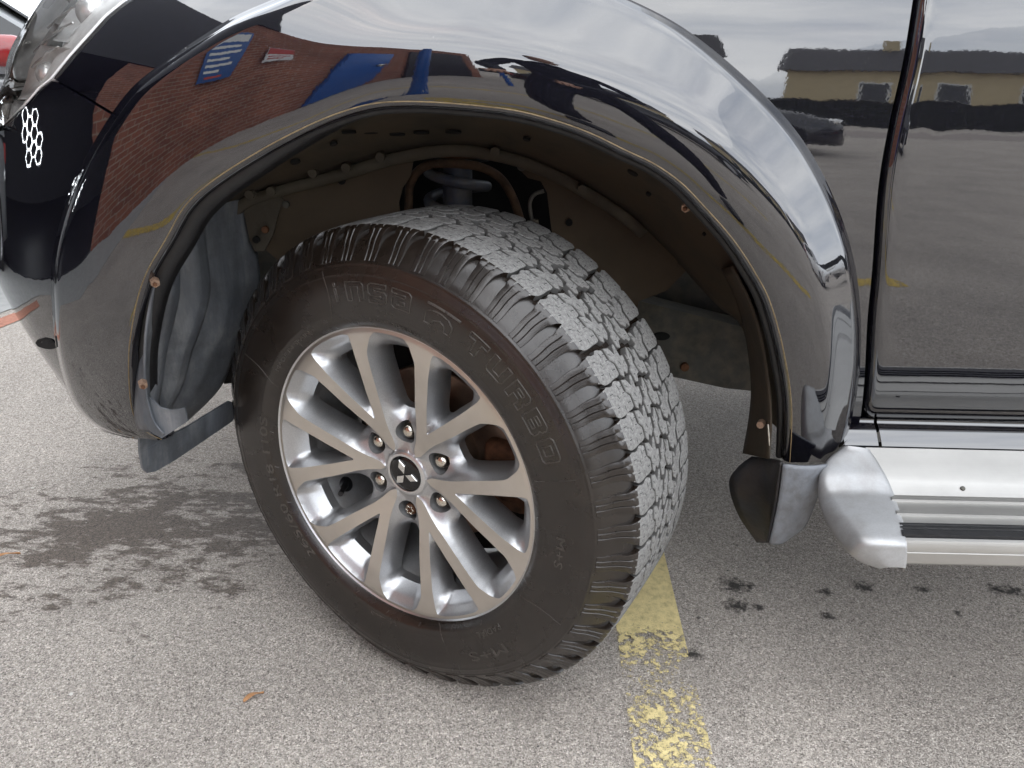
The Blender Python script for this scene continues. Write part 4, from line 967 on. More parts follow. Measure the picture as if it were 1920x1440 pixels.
def shoulder(seed, mirror=False):
    rs = random.Random(seed)
    vs = np.concatenate([np.linspace(VMIN + 1, -14, 7), np.linspace(-10, 6, 10), np.linspace(10, 40, 10)])
    j1, j2 = rs.uniform(-1, 1), rs.uniform(-1, 1)
    zl_ = np.interp(vs, [VMIN, -24, -10, 0, 6, 13, 20, 25, 32, 36, 40], [4, 3.5, 4.5, .8, -.8, 2.2, 2.4, -1.2, -.6, 1.5, 3]) + j1 * .4
    zr_ = np.interp(vs, [VMIN, -24, -10, 0, 6, 13, 20, 25, 32, 36, 40], [29, 30, 32, 37, 42.5, 43.6, 43.8, 42.8, 43.4, 43.6, 42]) * PM / 46.6 + j2 * .4
    uf = np.array([0, .05, .28, .315, .35, .62, .655, .69, .95, 1.])
    U = zl_[:, None] + (zr_ - zl_)[:, None] * uf[None]
    # wavy ribs on the flank
    U = U + (np.where(vs < 0, 1.1 * np.sin(vs / 10.0), 0))[:, None]
    hmax = np.interp(vs, [VMIN, -30, -12, 0, 46], [.9, 1.8, 4.6, 8.6, 9.3])
    H = np.repeat(hmax[:, None], len(uf), 1); H[:, 0] *= .90; H[:, -1] *= .90
    fl2 = vs < -2; H[fl2, 3] -= 1.3 * np.clip(-vs[fl2] / 6, 0, 1); H[fl2, 6] -= 1.3 * np.clip(-vs[fl2] / 6, 0, 1)
    # sipes on the tread part: short black strips, laid on further down
    H = np.maximum(H, .3)
    zig = np.interp(uf, [0, .44, .54, 1], [-2.2, -2.6, 6.8, 6.2])
    VV = vs[:, None] + np.clip((vs[:, None] - 16) / 24., 0, 1) * zig[None]
    topP = lift(U, VV, H, mirror)
    L0 = lift(U[:, :1] - .8, VV[:, :1], 0 * H[:, :1] - .6, mirror); R0 = lift(U[:, -1:] + .8, VV[:, -1:], 0 * H[:, -1:] - .6, mirror)
    P = np.concatenate([L0, topP, R0], 1)
    E0 = lift(np.concatenate([U[:1, :1], U[:1], U[:1, -1:]], 1), vs[:1, None] - .5, -.6 + 0 * np.zeros((1, len(uf) + 2)), mirror); E1 = lift(np.concatenate([U[-1:, :1], U[-1:], U[-1:, -1:]], 1), np.concatenate([VV[-1:, :1], VV[-1:], VV[-1:, -1:]], 1) + .6, -.6 + np.zeros((1, len(uf) + 2)), mirror)
    P = np.concatenate([E0, P, E1], 0)
    n, k = P.shape[:2]; F = []; mi = []
    for i in range(n - 1):
        for j in range(k - 1):
            F.append((i * k + j, i * k + j + 1, (i + 1) * k + j + 1, (i + 1) * k + j))
            v_ = vs[min(max(i - 1, 0), len(vs) - 1)] + (1.6 * math.sin(j * 1.9 + seed)); top_ = 1 <= j <= k - 3 and i >= 1 and i < n - 2
            mi.append(1 if (v_ > -1.5 and top_) else (2 if v_ > 4 else 0))
    V = list(P.reshape(-1, 3)); sc_ = PM / 46.6
    for (u0, v0, u1, v1) in [(10, 5, 11.5, 11), (30, 8, 30.5, 14), (16, 19, 22, 21), (5, 27, 11, 28), (33, 26, 39, 24.5), (18, 32, 18.6, 38), (33, 36, 33.5, 43), (9, 33, 9.4, 38.5)]:  # black strips on the surface give the sipes their dark
        d_ = np.array([u1 - u0, v1 - v0], float); d_ /= np.linalg.norm(d_); pp = np.array([-d_[1], d_[0]]) * .5; b0 = len(V)
        for q in ((u0, v0) + pp, (u1, v1) + pp, (u1, v1) - pp, (u0, v0) - pp): V.append(lift(q[0] * sc_, q[1], np.interp(q[1], vs, hmax) + .12, mirror))
        F.append((b0, b0 + 1, b0 + 2, b0 + 3)); mi.append(3)
    return np.array(V), F, mi
def block(poly, h=9.0, slits=(), mirror=False):
    p = np.asarray(poly, float); c = p.mean(0); n = len(p); p = c + (p - c) * np.array([.95, .925])
    a = np.roll(p, 1, 0); b = np.roll(p, -1, 0); t = (p - a) / np.linalg.norm(p - a, axis=1)[:, None] + (b - p) / np.linalg.norm(b - p, axis=1)[:, None]; t /= np.linalg.norm(t, axis=1)[:, None] + 1e-9
    area = .5 * np.sum(p[:, 0] * b[:, 1] - b[:, 0] * p[:, 1]); nn = np.stack([-t[:, 1], t[:, 0]], -1) * (1 if area > 0 else -1)
    rings = [(p - nn * .8, -.6), (p, h - 1.1), (p + nn * 1.0, h)]
    V = np.concatenate([lift(q[:, 0], q[:, 1], hh_, mirror) for q, hh_ in rings]); F = []; mi = []
    for k in range(2):
        for i in range(n): F.append((k * n + i, k * n + (i + 1) % n, (k + 1) * n + (i + 1) % n, (k + 1) * n + i)); mi.append(2 if k == 0 else 1)
    F.append(tuple(2 * n + i for i in range(n))); mi.append(1)
    # slits: black strips laid on the top, painting the dark of a cut
    V = list(V); 
    for (u0, v0, u1, v1) in slits:
        d_ = np.array([u1 - u0, v1 - v0], float); d_ /= np.linalg.norm(d_); pp = np.array([-d_[1], d_[0]]) * .45; b0 = len(V)
        for q in ((u0, v0) + pp, (u1, v1) + pp, (u1, v1) - pp, (u0, v0) - pp): V.append(lift(q[0] + zag(q[1]), q[1], h + .12, mirror))
        F.append((b0, b0 + 1, b0 + 2, b0 + 3)); mi.append(3)
    return np.array(V), F, mi
SLIT = simple('slit_black', (.012, .012, .012), .9, 0, .2, 50)
def zag(v): return float(np.interp(v, [40, 46, 62, 78, 88, 101, 113, 123], [0, 0, 9, -1, 0, -9, 1, 0]))
def wob(poly, seed):
    r_ = random.Random(seed); return [((u_ + zag(v_)) * PM / 46.6 + r_.uniform(-.4, .4), v_ + r_.uniform(-.4, .4)) for u_, v_ in poly]
row2 = [(.5, 42.5), (19, 41.5), (24.5, 51), (42.5, 50), (44.5, 56), (34, 61.5), (44, 68.5), (42.5, 78), (25, 81.5), (20, 72.5), (2, 74.5), (-.5, 69), (9.5, 62), (-.5, 55)]
row3 = [(1, 85.5), (19.5, 84.5), (23, 77), (42, 78), (44, 85), (36.5, 91), (41, 98.5), (23.5, 95.5), (18, 102), (1.5, 100), (3, 93.5), (9, 88.5)]
row3b = [(2.5, 103.5), (20, 105.5), (25, 98.5), (41.5, 101.5), (43.5, 107), (37, 112), (43.5, 118), (41.5, 124), (24, 124.5), (19.5, 116.5), (2, 117), (0, 113), (5, 109)]
s2 = [(11, 45, 12, 51), (31, 50, 31.5, 56), (9, 69, 8.4, 74), (30, 70, 30.5, 76), (18, 60, 24, 62.5)]; s3 = [(10, 83.5, 11, 89), (31, 80.5, 31.5, 86), (12, 93, 11.4, 98), (30, 90, 30.6, 94.5)]; s3b = [(11, 104, 12, 109), (32, 101.5, 32.4, 107), (12, 115, 11.5, 120.5), (31, 112, 31.5, 117.5)]
VT2 = 2 * VC
def variants():
    out = {}
    sh_o = [shoulder(s) for s in (1, 2)]; sh_i = [shoulder(s, True) for s in (3,)]
    b2 = [block(wob(row2, s), 9.2, s2) for s in (5, 6, 7)]; b3 = [block(wob(row3, s), 9.3, s3) for s in (8, 9, 10)]
    return sh_o, sh_i, b2, b3
sh_o, sh_i, b2, b3 = variants()
b3b = [block(wob(row3b, s), 9.3, s3b) for s in (14, 15, 16)]
b4 = [block(wob(row2, s), 9.2, s2, True) for s in (11, 12)]
TM = [RUBBER, DUSTY, RUBBER_D, SLIT]
def mk(name, geo):
    V, F, mi = geo; me = mesh(name, V, F)
    for mt in TM: me.materials.append(mt)
    me.polygons.foreach_set('material_index', mi); me.polygons.foreach_set('use_smooth', [True] * len(F)); 
    bm = bmesh.new(); bm.from_mesh(me); bm.normal_update()
    # consistent outward normals
    for f in bm.faces:
        c_ = f.calc_center_median(); 
    bmesh.ops.recalc_face_normals(bm, faces=[f for f in bm.faces if f.material_index != 3])
    s_ = sum((f.normal.x * f.calc_center_median().x + f.normal.z * f.calc_center_median().z) * f.calc_area() for f in bm.faces if f.material_index == 1)
    if s_ < 0:
        for f in bm.faces:
            if f.material_index != 3: f.normal_flip()
    for f in bm.faces:
        if f.material_index == 3 and f.normal.dot(Vector((f.calc_center_median().x, 0, f.calc_center_median().z))) < 0: f.normal_flip()
    bm.to_mesh(me); bm.free(); me.set_sharp_from_angle(angle=R_(42)); return me
ROWS = [('shoulder_block', [mk('shoulder_block', g) for g in sh_o], 0.), ('tread_block', [mk('tread_block', g) for g in b2], .02), ('centre_block', [mk('centre_block', g) for g in b3], .52), ('centre_block', [mk('centre_block', g) for g in b3b], .52), ('tread_block', [mk('tread_block', g) for g in b4], .02), ('shoulder_block', [mk('shoulder_block', g) for g in sh_i], .02)]
jit = RNG.uniform(-.06, .06, NPITCH)
for nm, mes, phs in ROWS:
    for k in range(NPITCH):
        ang = (k + phs + jit[k]) * PIT; dd = (math.degrees(ang) + 540) % 360 - 180
        me = mes[(k * 7 + k // 3) % len(mes)]
        o = bpy.data.objects.new(nm, me)
        if abs(abs(dd) - 180) < 40:          # near the ground: own mesh, pressed flat
            me = me.copy(); M_r = Matrix.Rotation(ang, 4, 'Y'); me.transform(M_r); co = np.empty(len(me.vertices) * 3); me.vertices.foreach_get('co', co)
            me.vertices.foreach_set('co', squash(co.reshape(-1, 3)).ravel()); me.update(); o.data = me
        else: o.rotation_euler = (0, ang, 0)
        COL.objects.link(o); o.parent = tyre

# lettering on the sidewall
def side(r, ang, lift_=.0005): return WP_(r, ang, prof_at(r) + lift_)
GL = {'i': [[(0, 0), (.26, 0), (.26, .70), (0, .70)], [(0, .8), (.26, .8), (.26, 1), (0, 1)]],
 'n': [[(0, 0), (0, 1), (.86, 1), (1, .86), (1, 0), (.70, 0), (.70, .74), (.30, .74), (.30, 0)]],
 's': [[(0, 0), (.86, 0), (1, .12), (1, .50), (.88, .62), (.30, .62), (.30, .77), (.96, .77), (.96, 1), (.14, 1), (0, .88), (0, .50), (.12, .38), (.70, .38), (.70, .23), (0, .23)]],
 'a': [[(0, 1), (.86, 1), (1, .88), (1, 0), (.14, 0), (0, .12), (0, .50), (.12, .62), (.70, .62), (.70, .77), (0, .77)], [(.30, .22), (.70, .22), (.70, .42), (.30, .42)]],
 'T': [[(0, 1), (1, 1), (1, .74), (.65, .74), (.65, 0), (.35, 0), (.35, .74), (0, .74)]],
 'U': [[(0, 1), (.30, 1), (.30, .26), (.70, .26), (.70, 1), (1, 1), (1, .14), (.86, 0), (.14, 0), (0, .14)]],
 'R': [[(0, 0), (0, 1), (.86, 1), (1, .86), (1, .56), (.88, .46), (1, .34), (1, 0), (.70, 0), (.70, .30), (.62, .38), (.30, .38), (.30, 0)], [(.30, .60), (.70, .60), (.70, .78), (.30, .78)]],
 'B': [[(0, 0), (0, 1), (.86, 1), (1, .86), (1, .60), (.90, .5), (1, .40), (1, .14), (.86, 0)], [(.30, .60), (.70, .60), (.70, .78), (.30, .78)], [(.30, .22), (.70, .22), (.70, .40), (.30, .40)]],
 'O': [[(0, .12), (0, .88), (.12, 1), (.88, 1), (1, .88), (1, .12), (.88, 0), (.12, 0)], [(.30, .26), (.70, .26), (.70, .74), (.30, .74)]],
 '@': [[(0, .95), (1.15, .95), (1.15, 1.0), (0, 1.0)], [(.0, .0), (.30, .0), (.30 + .001, .25), (.55, .40), (.72, .30), (.78, 0), (1.0, 0), (1.0, .45), (.80, .68), (.50, .76), (.15, .70), (0, .55)]]}
def outline_text(s, a0, a1, r0, r1, wd):
    tot = sum(wd.get(ch, 1) for ch in s) + .28 * (len(s) - 1); x = 0
    for ch in s:
        w_ = wd.get(ch, 1); V = []; F = []
        for cn in GL[ch]:
            p = np.array(cn) * [w_, 1]; p = np.vstack([p, p[:1]]); q = []
            for i in range(len(p) - 1):
                n = max(2, int(np.linalg.norm(p[i + 1] - p[i]) * 8)); q += [p[i] + (p[i + 1] - p[i]) * t_ for t_ in np.linspace(0, 1, n, endpoint=False)]
            q = np.array(q); ang = np.radians(a0 + (a1 - a0) * (x + q[:, 0]) / tot); rr = r0 + (r1 - r0) * q[:, 1]
            v_, f_ = tube_geo(side(rr, ang, .0003), .0009, 6, True); b0 = len(V); V += list(v_); F += [tuple(b0 + i for i in f) for f in f_]
        me = mesh('raised_letter', V, F); fix_normals(me); link('raised_letter', me, RUBBER_L, tyre)
        x += w_ + .28
outline_text('insa', -15.5, 10.3, .2865, .3135, {'i': .42}); outline_text('@', 15.2, 23.8, .2855, .3145, {}); outline_text('TURBO', 28.6, 66.0, .2865, .3135, {})
def small_text(s, a0, a1, r, h, nm='raised_marking'):
    cu = bpy.data.curves.new(nm, 'FONT'); cu.body = s; cu.size = 1; cu.extrude = .02
    ob = bpy.data.objects.new(nm, cu); COL.objects.link(ob); dg = bpy.context.evaluated_depsgraph_get(); me = bpy.data.meshes.new_from_object(ob.evaluated_get(dg))
    bpy.data.objects.remove(ob); co = np.empty(len(me.vertices) * 3); me.vertices.foreach_get('co', co); co = co.reshape(-1, 3)
    w_ = co[:, 0].max(); ang = np.radians(a0 + (a1 - a0) * co[:, 0] / w_); rr = r + co[:, 1] * h / .7
    P = side(rr, ang, 0) ; P[:, 1] -= np.where(co[:, 2] > 0, .0008, -.0004); me.vertices.foreach_set('co', P.ravel()); me.update(); me.materials.clear(); return link(nm, me, RUBBER_L, tyre, False)
bpy.context.view_layer.update()
small_text('265/60 R18 110S', -139, -80, .2585, .0135)
small_text('TUBELESS', 175, 191, .264, .0085); small_text('RADIAL', 131, 143, .263, .0095); small_text('M+S', 87, 97, .286, .013); small_text('M+S', 134, 150, .292, .016)
small_text('MADE IN SPAIN', -58, -33, .2560, .0055); small_text('RADIAL TUBELESS', -5, 14, .2575, .0045)
# mould seams: thin raised radial lines
for a_, r0, r1, bend in [(-19.8, .258, .332, .05), (-63.5, .250, .328, .06), (114.5, .256, .326, -.04), (159.5, .245, .330, -.03), (71, .262, .325, 0)]:
    t_ = np.linspace(0, 1, 16); tube('mould_line', side(r0 + (r1 - r0) * t_, R_(a_) + bend * (t_ - .5) * .8 + bend * .6 * np.sin(t_ * math.pi), .0002), .0006, RUBBER_L, tyre, 5)
for k in range(24):
    tube('rim_guard_rib', side(np.linspace(.2500, .2555, 4), R_(15 * k + 4) + np.linspace(0, .012, 4), .0002), .0005, RUBBER_L, tyre, 4)

# ------------------------------------------------------------------ leaves and twig on the tarmac
LEAF = simple('dry_leaf', (.42, .22, .10), .7, 0, .3, 120, .3)
def leaf(px, py, ln, wd, ang, label):
    p = atZ(px, py, .004); n = 9; P = np.zeros((n, 3, 3)); t_ = np.linspace(0, 1, n); w_ = wd * np.sin(np.clip(t_ * .95 + .03, 0, 1) * math.pi) + .0006
    for j, s_ in enumerate((-1, 0, 1)):
        P[:, j, 0] = (t_ - .5) * ln; P[:, j, 1] = s_ * w_ + .004 * np.sin(t_ * 3); P[:, j, 2] = .003 * abs(s_) + .003 * np.sin(t_ * 4 + s_)
    o = grid('dry_leaf', P, LEAF, None, solid=.0006); o.location = p; o.rotation_euler = (0, 0, ang); tag(o, label, 'leaf', 'dry leaves on the tarmac'); return o
leaf(476, 1308, .034, .0042, R_(38), 'orange dry leaf lying on the tarmac, nearest the camera')
leaf(12, 1043, .05, .004, R_(25), 'brown dry leaf beside the wet patch at the left edge')

# ------------------------------------------------------------------ the yard around: brick building, posts, cars, houses (seen mirrored in the paint)
def brick_mat():
    mt, t, b = nodes_of('red_brickwork'); nb = NB(t)
    br = nb.n('TexBrick'); br.inputs['Scale'].default_value = 1; br.inputs['Brick Width'].default_value = .225; br.inputs['Row Height'].default_value = .075; br.inputs['Mortar Size'].default_value = .006
    br.inputs['Color1'].default_value = (.30, .105, .06, 1); br.inputs['Color2'].default_value = (.22, .075, .045, 1); br.inputs['Mortar'].default_value = (.34, .26, .20, 1)
    co = nb.coord(); sx = nb.n('SeparateXYZ'); nb.l(co, sx.inputs[0]); cb = nb.n('CombineXYZ'); nb.l(sx.outputs[0], cb.inputs[0]); nb.l(sx.outputs[2], cb.inputs[1]); nb.l(cb.outputs[0], br.inputs['Vector'])
    c = nb.mix(1, br.outputs['Color'], nb.ramp(nb.noise(1.2, 5), [(.3, .7), (.7, 1.2)]), 'MULTIPLY'); nb.l(c, b.inputs['Base Color']); setp(b, rough=.85)
    nb.l(nb.bump(br.outputs['Fac'], .6, -.006), b.inputs['Normal']); return mt
BRICK = brick_mat()
DKCLAD = simple('charcoal_cladding', (.018, .018, .022), .55, 0, .15, 4)
BLUE = simple('blue_gloss_paint', (.02, .10, .36), .3, 0, .1, 10)
BLUESIGN = simple('blue_sign_face', (.035, .10, .30), .35, 0, .05, 10)
WHITE = simple('white_sign_face', (.75, .75, .74), .45, 0, .04, 10)
REDS = simple('red_sign_face', (.45, .06, .05), .45, 0, .05, 10)
W0, W1 = np.array([-4.5, 1.9]), np.array([-.55, -7.0]); wl = float(np.linalg.norm(W1 - W0)); wa = math.atan2(W1[1] - W0[1], W1[0] - W0[0])
bb = empty('brick_building', (W0[0], W0[1], 0), wa); tag(bb, 'red brick workshop mirrored in the black arch flare', 'building')
BAY = 3.3
box('brick_wall', (BAY, wl, -6, 0, 0, 2.9), BRICK, bb)
box('bay_back_wall', (-9, BAY - .02, -6, -5.8, 0, 2.9), DKCLAD, bb); box('bay_end_wall', (-9.2, -9.02, -6, 0, 0, 2.9), DKCLAD, bb); box('bay_floor', (-9, BAY - .02, -5.78, -.02, .004, .02), DKCLAD, bb)
box('upper_cladding', (-9.2, 6.6, -6, .06, 2.9, 7.2), DKCLAD, bb)
def sign(name, label, x, z, w_, h, mat, bars):
    o = box(name, (x, x + w_, .062, .085, z, z + h), mat, None, .004); o.parent = None; o.location = bb.location; o.rotation_euler = bb.rotation_euler; tag(o, label, 'sign')
    for (bx0, bz0, bw, bh, mt) in bars: box('printed_line', (x + bx0 * w_, x + (bx0 + bw) * w_, .0865, .089, z + bz0 * h, z + (bz0 + bh) * h), mt, o)
sign('wall_sign', 'blue notice board on the brick wall, mirrored in the flare', 5.0, 1.42, .85, 1.08, BLUESIGN, [(.06, .78, .88, .17, WHITE), (.12, .66, .7, .05, WHITE), (.12, .54, .76, .05, WHITE), (.12, .42, .6, .05, WHITE), (.12, .30, .72, .05, WHITE), (.12, .18, .5, .05, WHITE), (.2, .06, .55, .05, REDS)])
sign('wall_sign', 'small red and white notice on the brick wall, mirrored in the flare', 6.35, 1.6, .5, .5, WHITE, [(.0, .5, 1, .48, REDS), (.1, .32, .8, .07, REDS), (.1, .16, .6, .07, REDS)])
dr_ = box('side_door', (7.45, 7.98, .005, .05, .02, 2.05), BLUE, bb, .006); box('door_handle', (7.86, 7.92, .052, .09, .95, 1.12), CHROME, dr_, .01)
dk = box('roller_shutter', (8.3, 9.5, .005, .04, .02, 2.5), DKCLAD, bb)

def post(x, y, label):
    o = lathe('blue_post', [(.027, 0), (.027, 1.62), (.024, 1.66), (.014, 1.675), (.001, 1.68)], BLUE, None, 24, 'z'); o.location = (x, y, 0); tag(o, label, 'post', 'blue posts mirrored in the flare')
post(-.28, -1.95, 'blue steel post, nearer of the two mirrored in the flare'); post(-.12, -4.6, 'blue steel post, farther of the two mirrored in the flare')

GLASS = simple('dark_car_glass', (.008, .010, .011), .05, 0, .2, 5, ior=1.6)
CARTYRE = simple('car_tyre_black', (.015, .015, .015), .7, 0, .2, 20)
HUB = simple('car_hub_silver', (.45, .45, .46), .35, .9, .1, 20)
def car(name, label, loc, rz, col, mirror_col=None, group=None, parts=True):
    root = empty(name, loc, rz); tag(root, label, 'car', group)
    body_m = simple(name + '_paint', col, .12, .0, .04, 8, ior=1.8)
    xs = np.array([-2.08, -2.03, -1.8, -1.2, -.4, .3, .8, 1.0, 1.5, 1.9, 2.05, 2.1]); zt = np.array([.62, .86, .93, .95, .95, .94, .93, .90, .80, .70, .60, .45]); hw = np.array([.66, .76, .84, .87, .87, .87, .87, .86, .84, .76, .66, .55])
    sec = [(-1, .22), (-1.0, .45), (-1.0, .62), (-.985, .8), (-.95, .93), (-.86, 1.0), (-.5, 1.015), (0, 1.02), (.5, 1.015), (.86, 1.0), (.95, .93), (.985, .8), (1, .62), (1, .45), (1, .22)]
    P = np.array([[(x, s_[0] * h_, .22 + (z_ - .22) * (s_[1] - .22) / .8) for s_ in sec] for x, z_, h_ in zip(xs, zt, hw)])
    o = grid('body', P, body_m, root, angle=45); fix_normals(o.data)
    bm = bmesh.new(); bm.from_mesh(o.data); bmesh.ops.holes_fill(bm, edges=[e for e in bm.edges if e.is_boundary]); bmesh.ops.recalc_face_normals(bm, faces=bm.faces); bm.to_mesh(o.data); bm.free()
    gx = np.array([-1.95, -1.55, -.9, -.1, .25, .98]); gzt = np.array([.94, 1.36, 1.46, 1.46, 1.42, .93]); gw = np.array([.74, .64, .62, .62, .62, .72])
    P = []
    for x, z_, h_ in zip(gx, gzt, gw): P.append([(x, -.80, .90), (x, -h_ - (.8 - h_) * (1.46 - z_) / .56 * .5, max(z_ - .05, .91)), (x, -h_ * .8, z_ + .004), (x, 0, z_ + .02), (x, h_ * .8, z_ + .004), (x, h_ + (.8 - h_) * (1.46 - z_) / .56 * .5, max(z_ - .05, .91)), (x, .80, .90)])
    o = grid('cabin', np.array(P), body_m, root, angle=35); fix_normals(o.data)
    for s_ in (-1, 1):
        def gl(nm, pts): 
            q = []
            for x, z_ in pts:
                k_ = (z_ - .90) / (1.41 - .90); q.append((x, s_ * (.812 - .165 * k_), z_))
            return flat(nm, q, GLASS, root, .006, (0, s_, .3))
        gl('side_window', [(.78, .975), (.74, 1.03), (.30, 1.33), (.10, 1.38), (-.30, 1.385), (-.30, .975)]); gl('side_window', [(-.40, .975), (-.40, 1.385), (-.95, 1.375), (-1.25, 1.30), (-1.50, 1.10), (-1.45, .975)])
        for wx in (1.32, -1.30):
            t_ = lathe('wheel', [(.20, -.10), (.30, -.10), (.315, -.07), (.315, .07), (.30, .10), (.20, .10)], CARTYRE, root, 32); t_.location = (wx, s_ * .79, .315)
            h_ = lathe('hub', [(.001, s_ * .085), (.05, s_ * .09), (.18, s_ * .08), (.205, s_ * .098)], HUB, t_, 24)
        mm = body_m if mirror_col is None else simple(name + '_mirror_paint', mirror_col, .15, 0, .05, 8, ior=1.7)
        m_ = link('door_mirror', box_me('door_mirror', .50, .66, min(s_ * .84, s_ * 1.06), max(s_ * .84, s_ * 1.06), .93, 1.06, .045, 3), mm, root, True, 50)
        link('headlamp', box_me('headlamp', 1.86, 2.02, min(s_ * .45, s_ * .72), max(s_ * .45, s_ * .72), .60, .70, .03), LAMPCHROME, root, True, 50)
        link('tail_lamp', box_me('tail_lamp', -2.075, -1.95, min(s_ * .5, s_ * .755), max(s_ * .5, s_ * .755), .72, .86, .02), REDS, root, True, 50)
    flat('windscreen', [(.90, -.66, .985), (.90, .66, .985), (.32, .56, 1.395), (.32, -.56, 1.395)], GLASS, root, .012, (.6, 0, .75)); flat('rear_window', [(-1.90, -.62, .995), (-1.90, .62, .995), (-1.60, .54, 1.32), (-1.60, -.54, 1.32)], GLASS, root, .012, (-.8, 0, .6))
    return root
th_ = R_(30); dcar = rays([(108, 84)])[0]; dcar /= np.linalg.norm(dcar); pA = CAM + dcar * 4.3
off = Matrix.Rotation(th_, 3, 'Z') @ Vector((.78, -.81, 0))
car('silver_car', 'silver parked car with a red door mirror behind the headlamp', (pA[0] - off.x, pA[1] - off.y, 0), th_, (.24, .25, .255), (.22, .006, .008))
car('white_car', 'white parked car mirrored in the rear of the flare', (9.5, -3.2, 0), R_(100), (.75, .75, .75), None, 'cars mirrored in the paint')
car('red_car', 'red parked car mirrored in the rear of the flare', (12.5, -5.2, 0), R_(95), (.35, .02, .02), None, 'cars mirrored in the paint')
car('black_car', 'black parked car mirrored above the arch', (1.9, -8.6, 0), R_(8), (.012, .012, .014), None, 'cars mirrored in the paint')
car('grey_car', 'dark grey parked car mirrored in the door', (16, -8.5, 0), R_(92), (.05, .055, .06), None, 'cars mirrored in the paint')

# houses across the road
CREAM = simple('cream_render_wall', (.52, .43, .27), .85, 0, .06, 3)
SLATE = simple('slate_roof', (.045, .043, .045), .7, 0, .2, 6)
WINW = simple('white_window_frame', (.7, .7, .68), .4, 0, .05, 10)
def house(name, label, loc, rz, w_, d_, eave, ridge):
    r_ = empty(name, loc, rz); tag(r_, label, 'house', 'cream houses mirrored in the door')
    box('wall', (-w_ / 2, w_ / 2, 0, d_, 0, eave), CREAM, r_)
    rf = flat('roof', [(-w_ / 2 - .3, -.35, eave - .05), (-w_ / 2 - .3, d_ / 2, ridge), (-w_ / 2 - .3, d_ + .35, eave - .05)], SLATE, r_, w_ + .6, (1, 0, 0))
    box('chimney', (w_ * .25, w_ * .25 + .6, d_ / 2 - .3, d_ / 2 + .3, ridge - .5, ridge + .9), CREAM, rf)
    for i in range(int(w_ // 2.6)):
        x = -w_ / 2 + 1.0 + i * 2.6
        wn = box('window', (x, x + 1.15, -.03, .05, eave * .40, eave * .40 + 1.15), WINW, r_); box('pane', (x + .08, x + 1.07, -.045, -.032, eave * .40 + .08, eave * .40 + 1.07), GLASS, wn)
    return r_
# facades face back towards the yard
house('cream_house', 'long low cream house with slate roof mirrored in the door', (17, -25, 0), R_(205), 15, 7, 3.2, 4.9)
house('cream_house', 'taller cream house with steep roof mirrored beside the door gap', (3.5, -28, 0), R_(186), 8, 7, 3.9, 6.3)
house('cream_house', 'end cream house mirrored in the rear of the flare', (27, -16, 0), R_(236), 11, 7, 3.2, 5.0)
HEDGE = simple('dark_hedge_wall', (.022, .024, .020), .9, 0, .4, 5, .5)
hw_ = empty('boundary_wall', (0, 0, 0)); tag(hw_, 'low dark boundary wall mirrored in the door', 'wall')
hp2 = [(-2, -22.5), (8, -21.5), (16, -18.5), (22, -13), (25, -6), (26, 3)]
for (x0, y0), (x1, y1) in zip(hp2, hp2[1:]):
    L2 = math.hypot(x1 - x0, y1 - y0); o = box('wall_length', (0, L2, -.15, .15, 0, 1.25), HEDGE, hw_); o.location = (x0, y0, 0); o.rotation_euler = (0, 0, math.atan2(y1 - y0, x1 - x0))
PAVE = simple('pinkish_road', (.26, .225, .205), .85, 0, .12, 8)
P = np.array([[(-4, -17.5, .004), (-4, -14.2, .004)], [(12, -15.5, .004), (10.5, -12.6, .004)], [(19, -9, .004), (16.2, -7.5, .004)], [(22, 3, .004), (19, 3, .004)]])
o = grid('access_road', P, PAVE, smooth=False); tag(o, kind='structure')
if o.data.polygons[0].normal.z < 0: o.data.flip_normals()

# honeycomb strip light in the dark bay
HEXM, _t, _b = nodes_of('white_led_strip'); setp(_b, col=(.8, .8, .8)); _b.inputs['Emission Color'].default_value = (.9, .95, 1, 1); _b.inputs['Emission Strength'].default_value = 9
hexl = empty('honeycomb_wall_light', (W0[0], W0[1], 0), wa); tag(hexl, 'white honeycomb strip light mirrored in the bumper corner', 'light')
hexl.name = 'honeycomb_wall_light'; hexl.location = (-6.5, .35, 0); hexl.rotation_euler = (0, 0, R_(-90 - 5 + 180))
for i in range(4):
    for j in range(3):
        if (i, j) in ((0, 2), (3, 0)): continue
        cx_ = (i - 1.5) * .27; cy_ = .93 + (j - 1) * .16 + (.08 if i % 2 else 0); ring_ = [(cx_ + .172 * math.cos(R_(60 * k)), 0, cy_ + .09 * math.sin(R_(60 * k))) for k in range(6)]
        V, F = tube_geo(ring_, .008, 6, True); link('light_strip', mesh('light_strip', V, F), HEXM, hexl)

# the person taking the picture, bending behind the camera; only mirrored in the flare
def skin_body(name, pts, edges, mat, parent, sub=2, root=0):
    me = bpy.data.meshes.new(name); me.from_pydata([p[:3] for p in pts], edges, []); o = bpy.data.objects.new(name, me); COL.objects.link(o); me.materials.append(mat); o.parent = parent
    o.modifiers.new('skin', 'SKIN'); sv = me.skin_vertices[0].data
    for i, p in enumerate(pts): sv[i].radius = (p[3], p[4] if len(p) > 4 else p[3]); sv[i].use_root = (i == root)
    md = o.modifiers.new('sub', 'SUBSURF'); md.levels = sub; md.render_levels = sub
    dg_ = bpy.context.evaluated_depsgraph_get(); me2 = bpy.data.meshes.new_from_object(o.evaluated_get(dg_)); o.modifiers.clear(); o.data = me2; me2.polygons.foreach_set('use_smooth', [True] * len(me2.polygons)); return o
CLOTH = simple('dark_navy_clothing', (.012, .013, .020), .8, 0, .2, 30, .3); SKINM = simple('skin', (.48, .27, .19), .5, 0, .06, 20); HAIRM = simple('dark_hair', (.02, .014, .01), .6, 0, .3, 60); SHOE = simple('black_shoes', (.012, .012, .012), .45, 0, .2, 30)
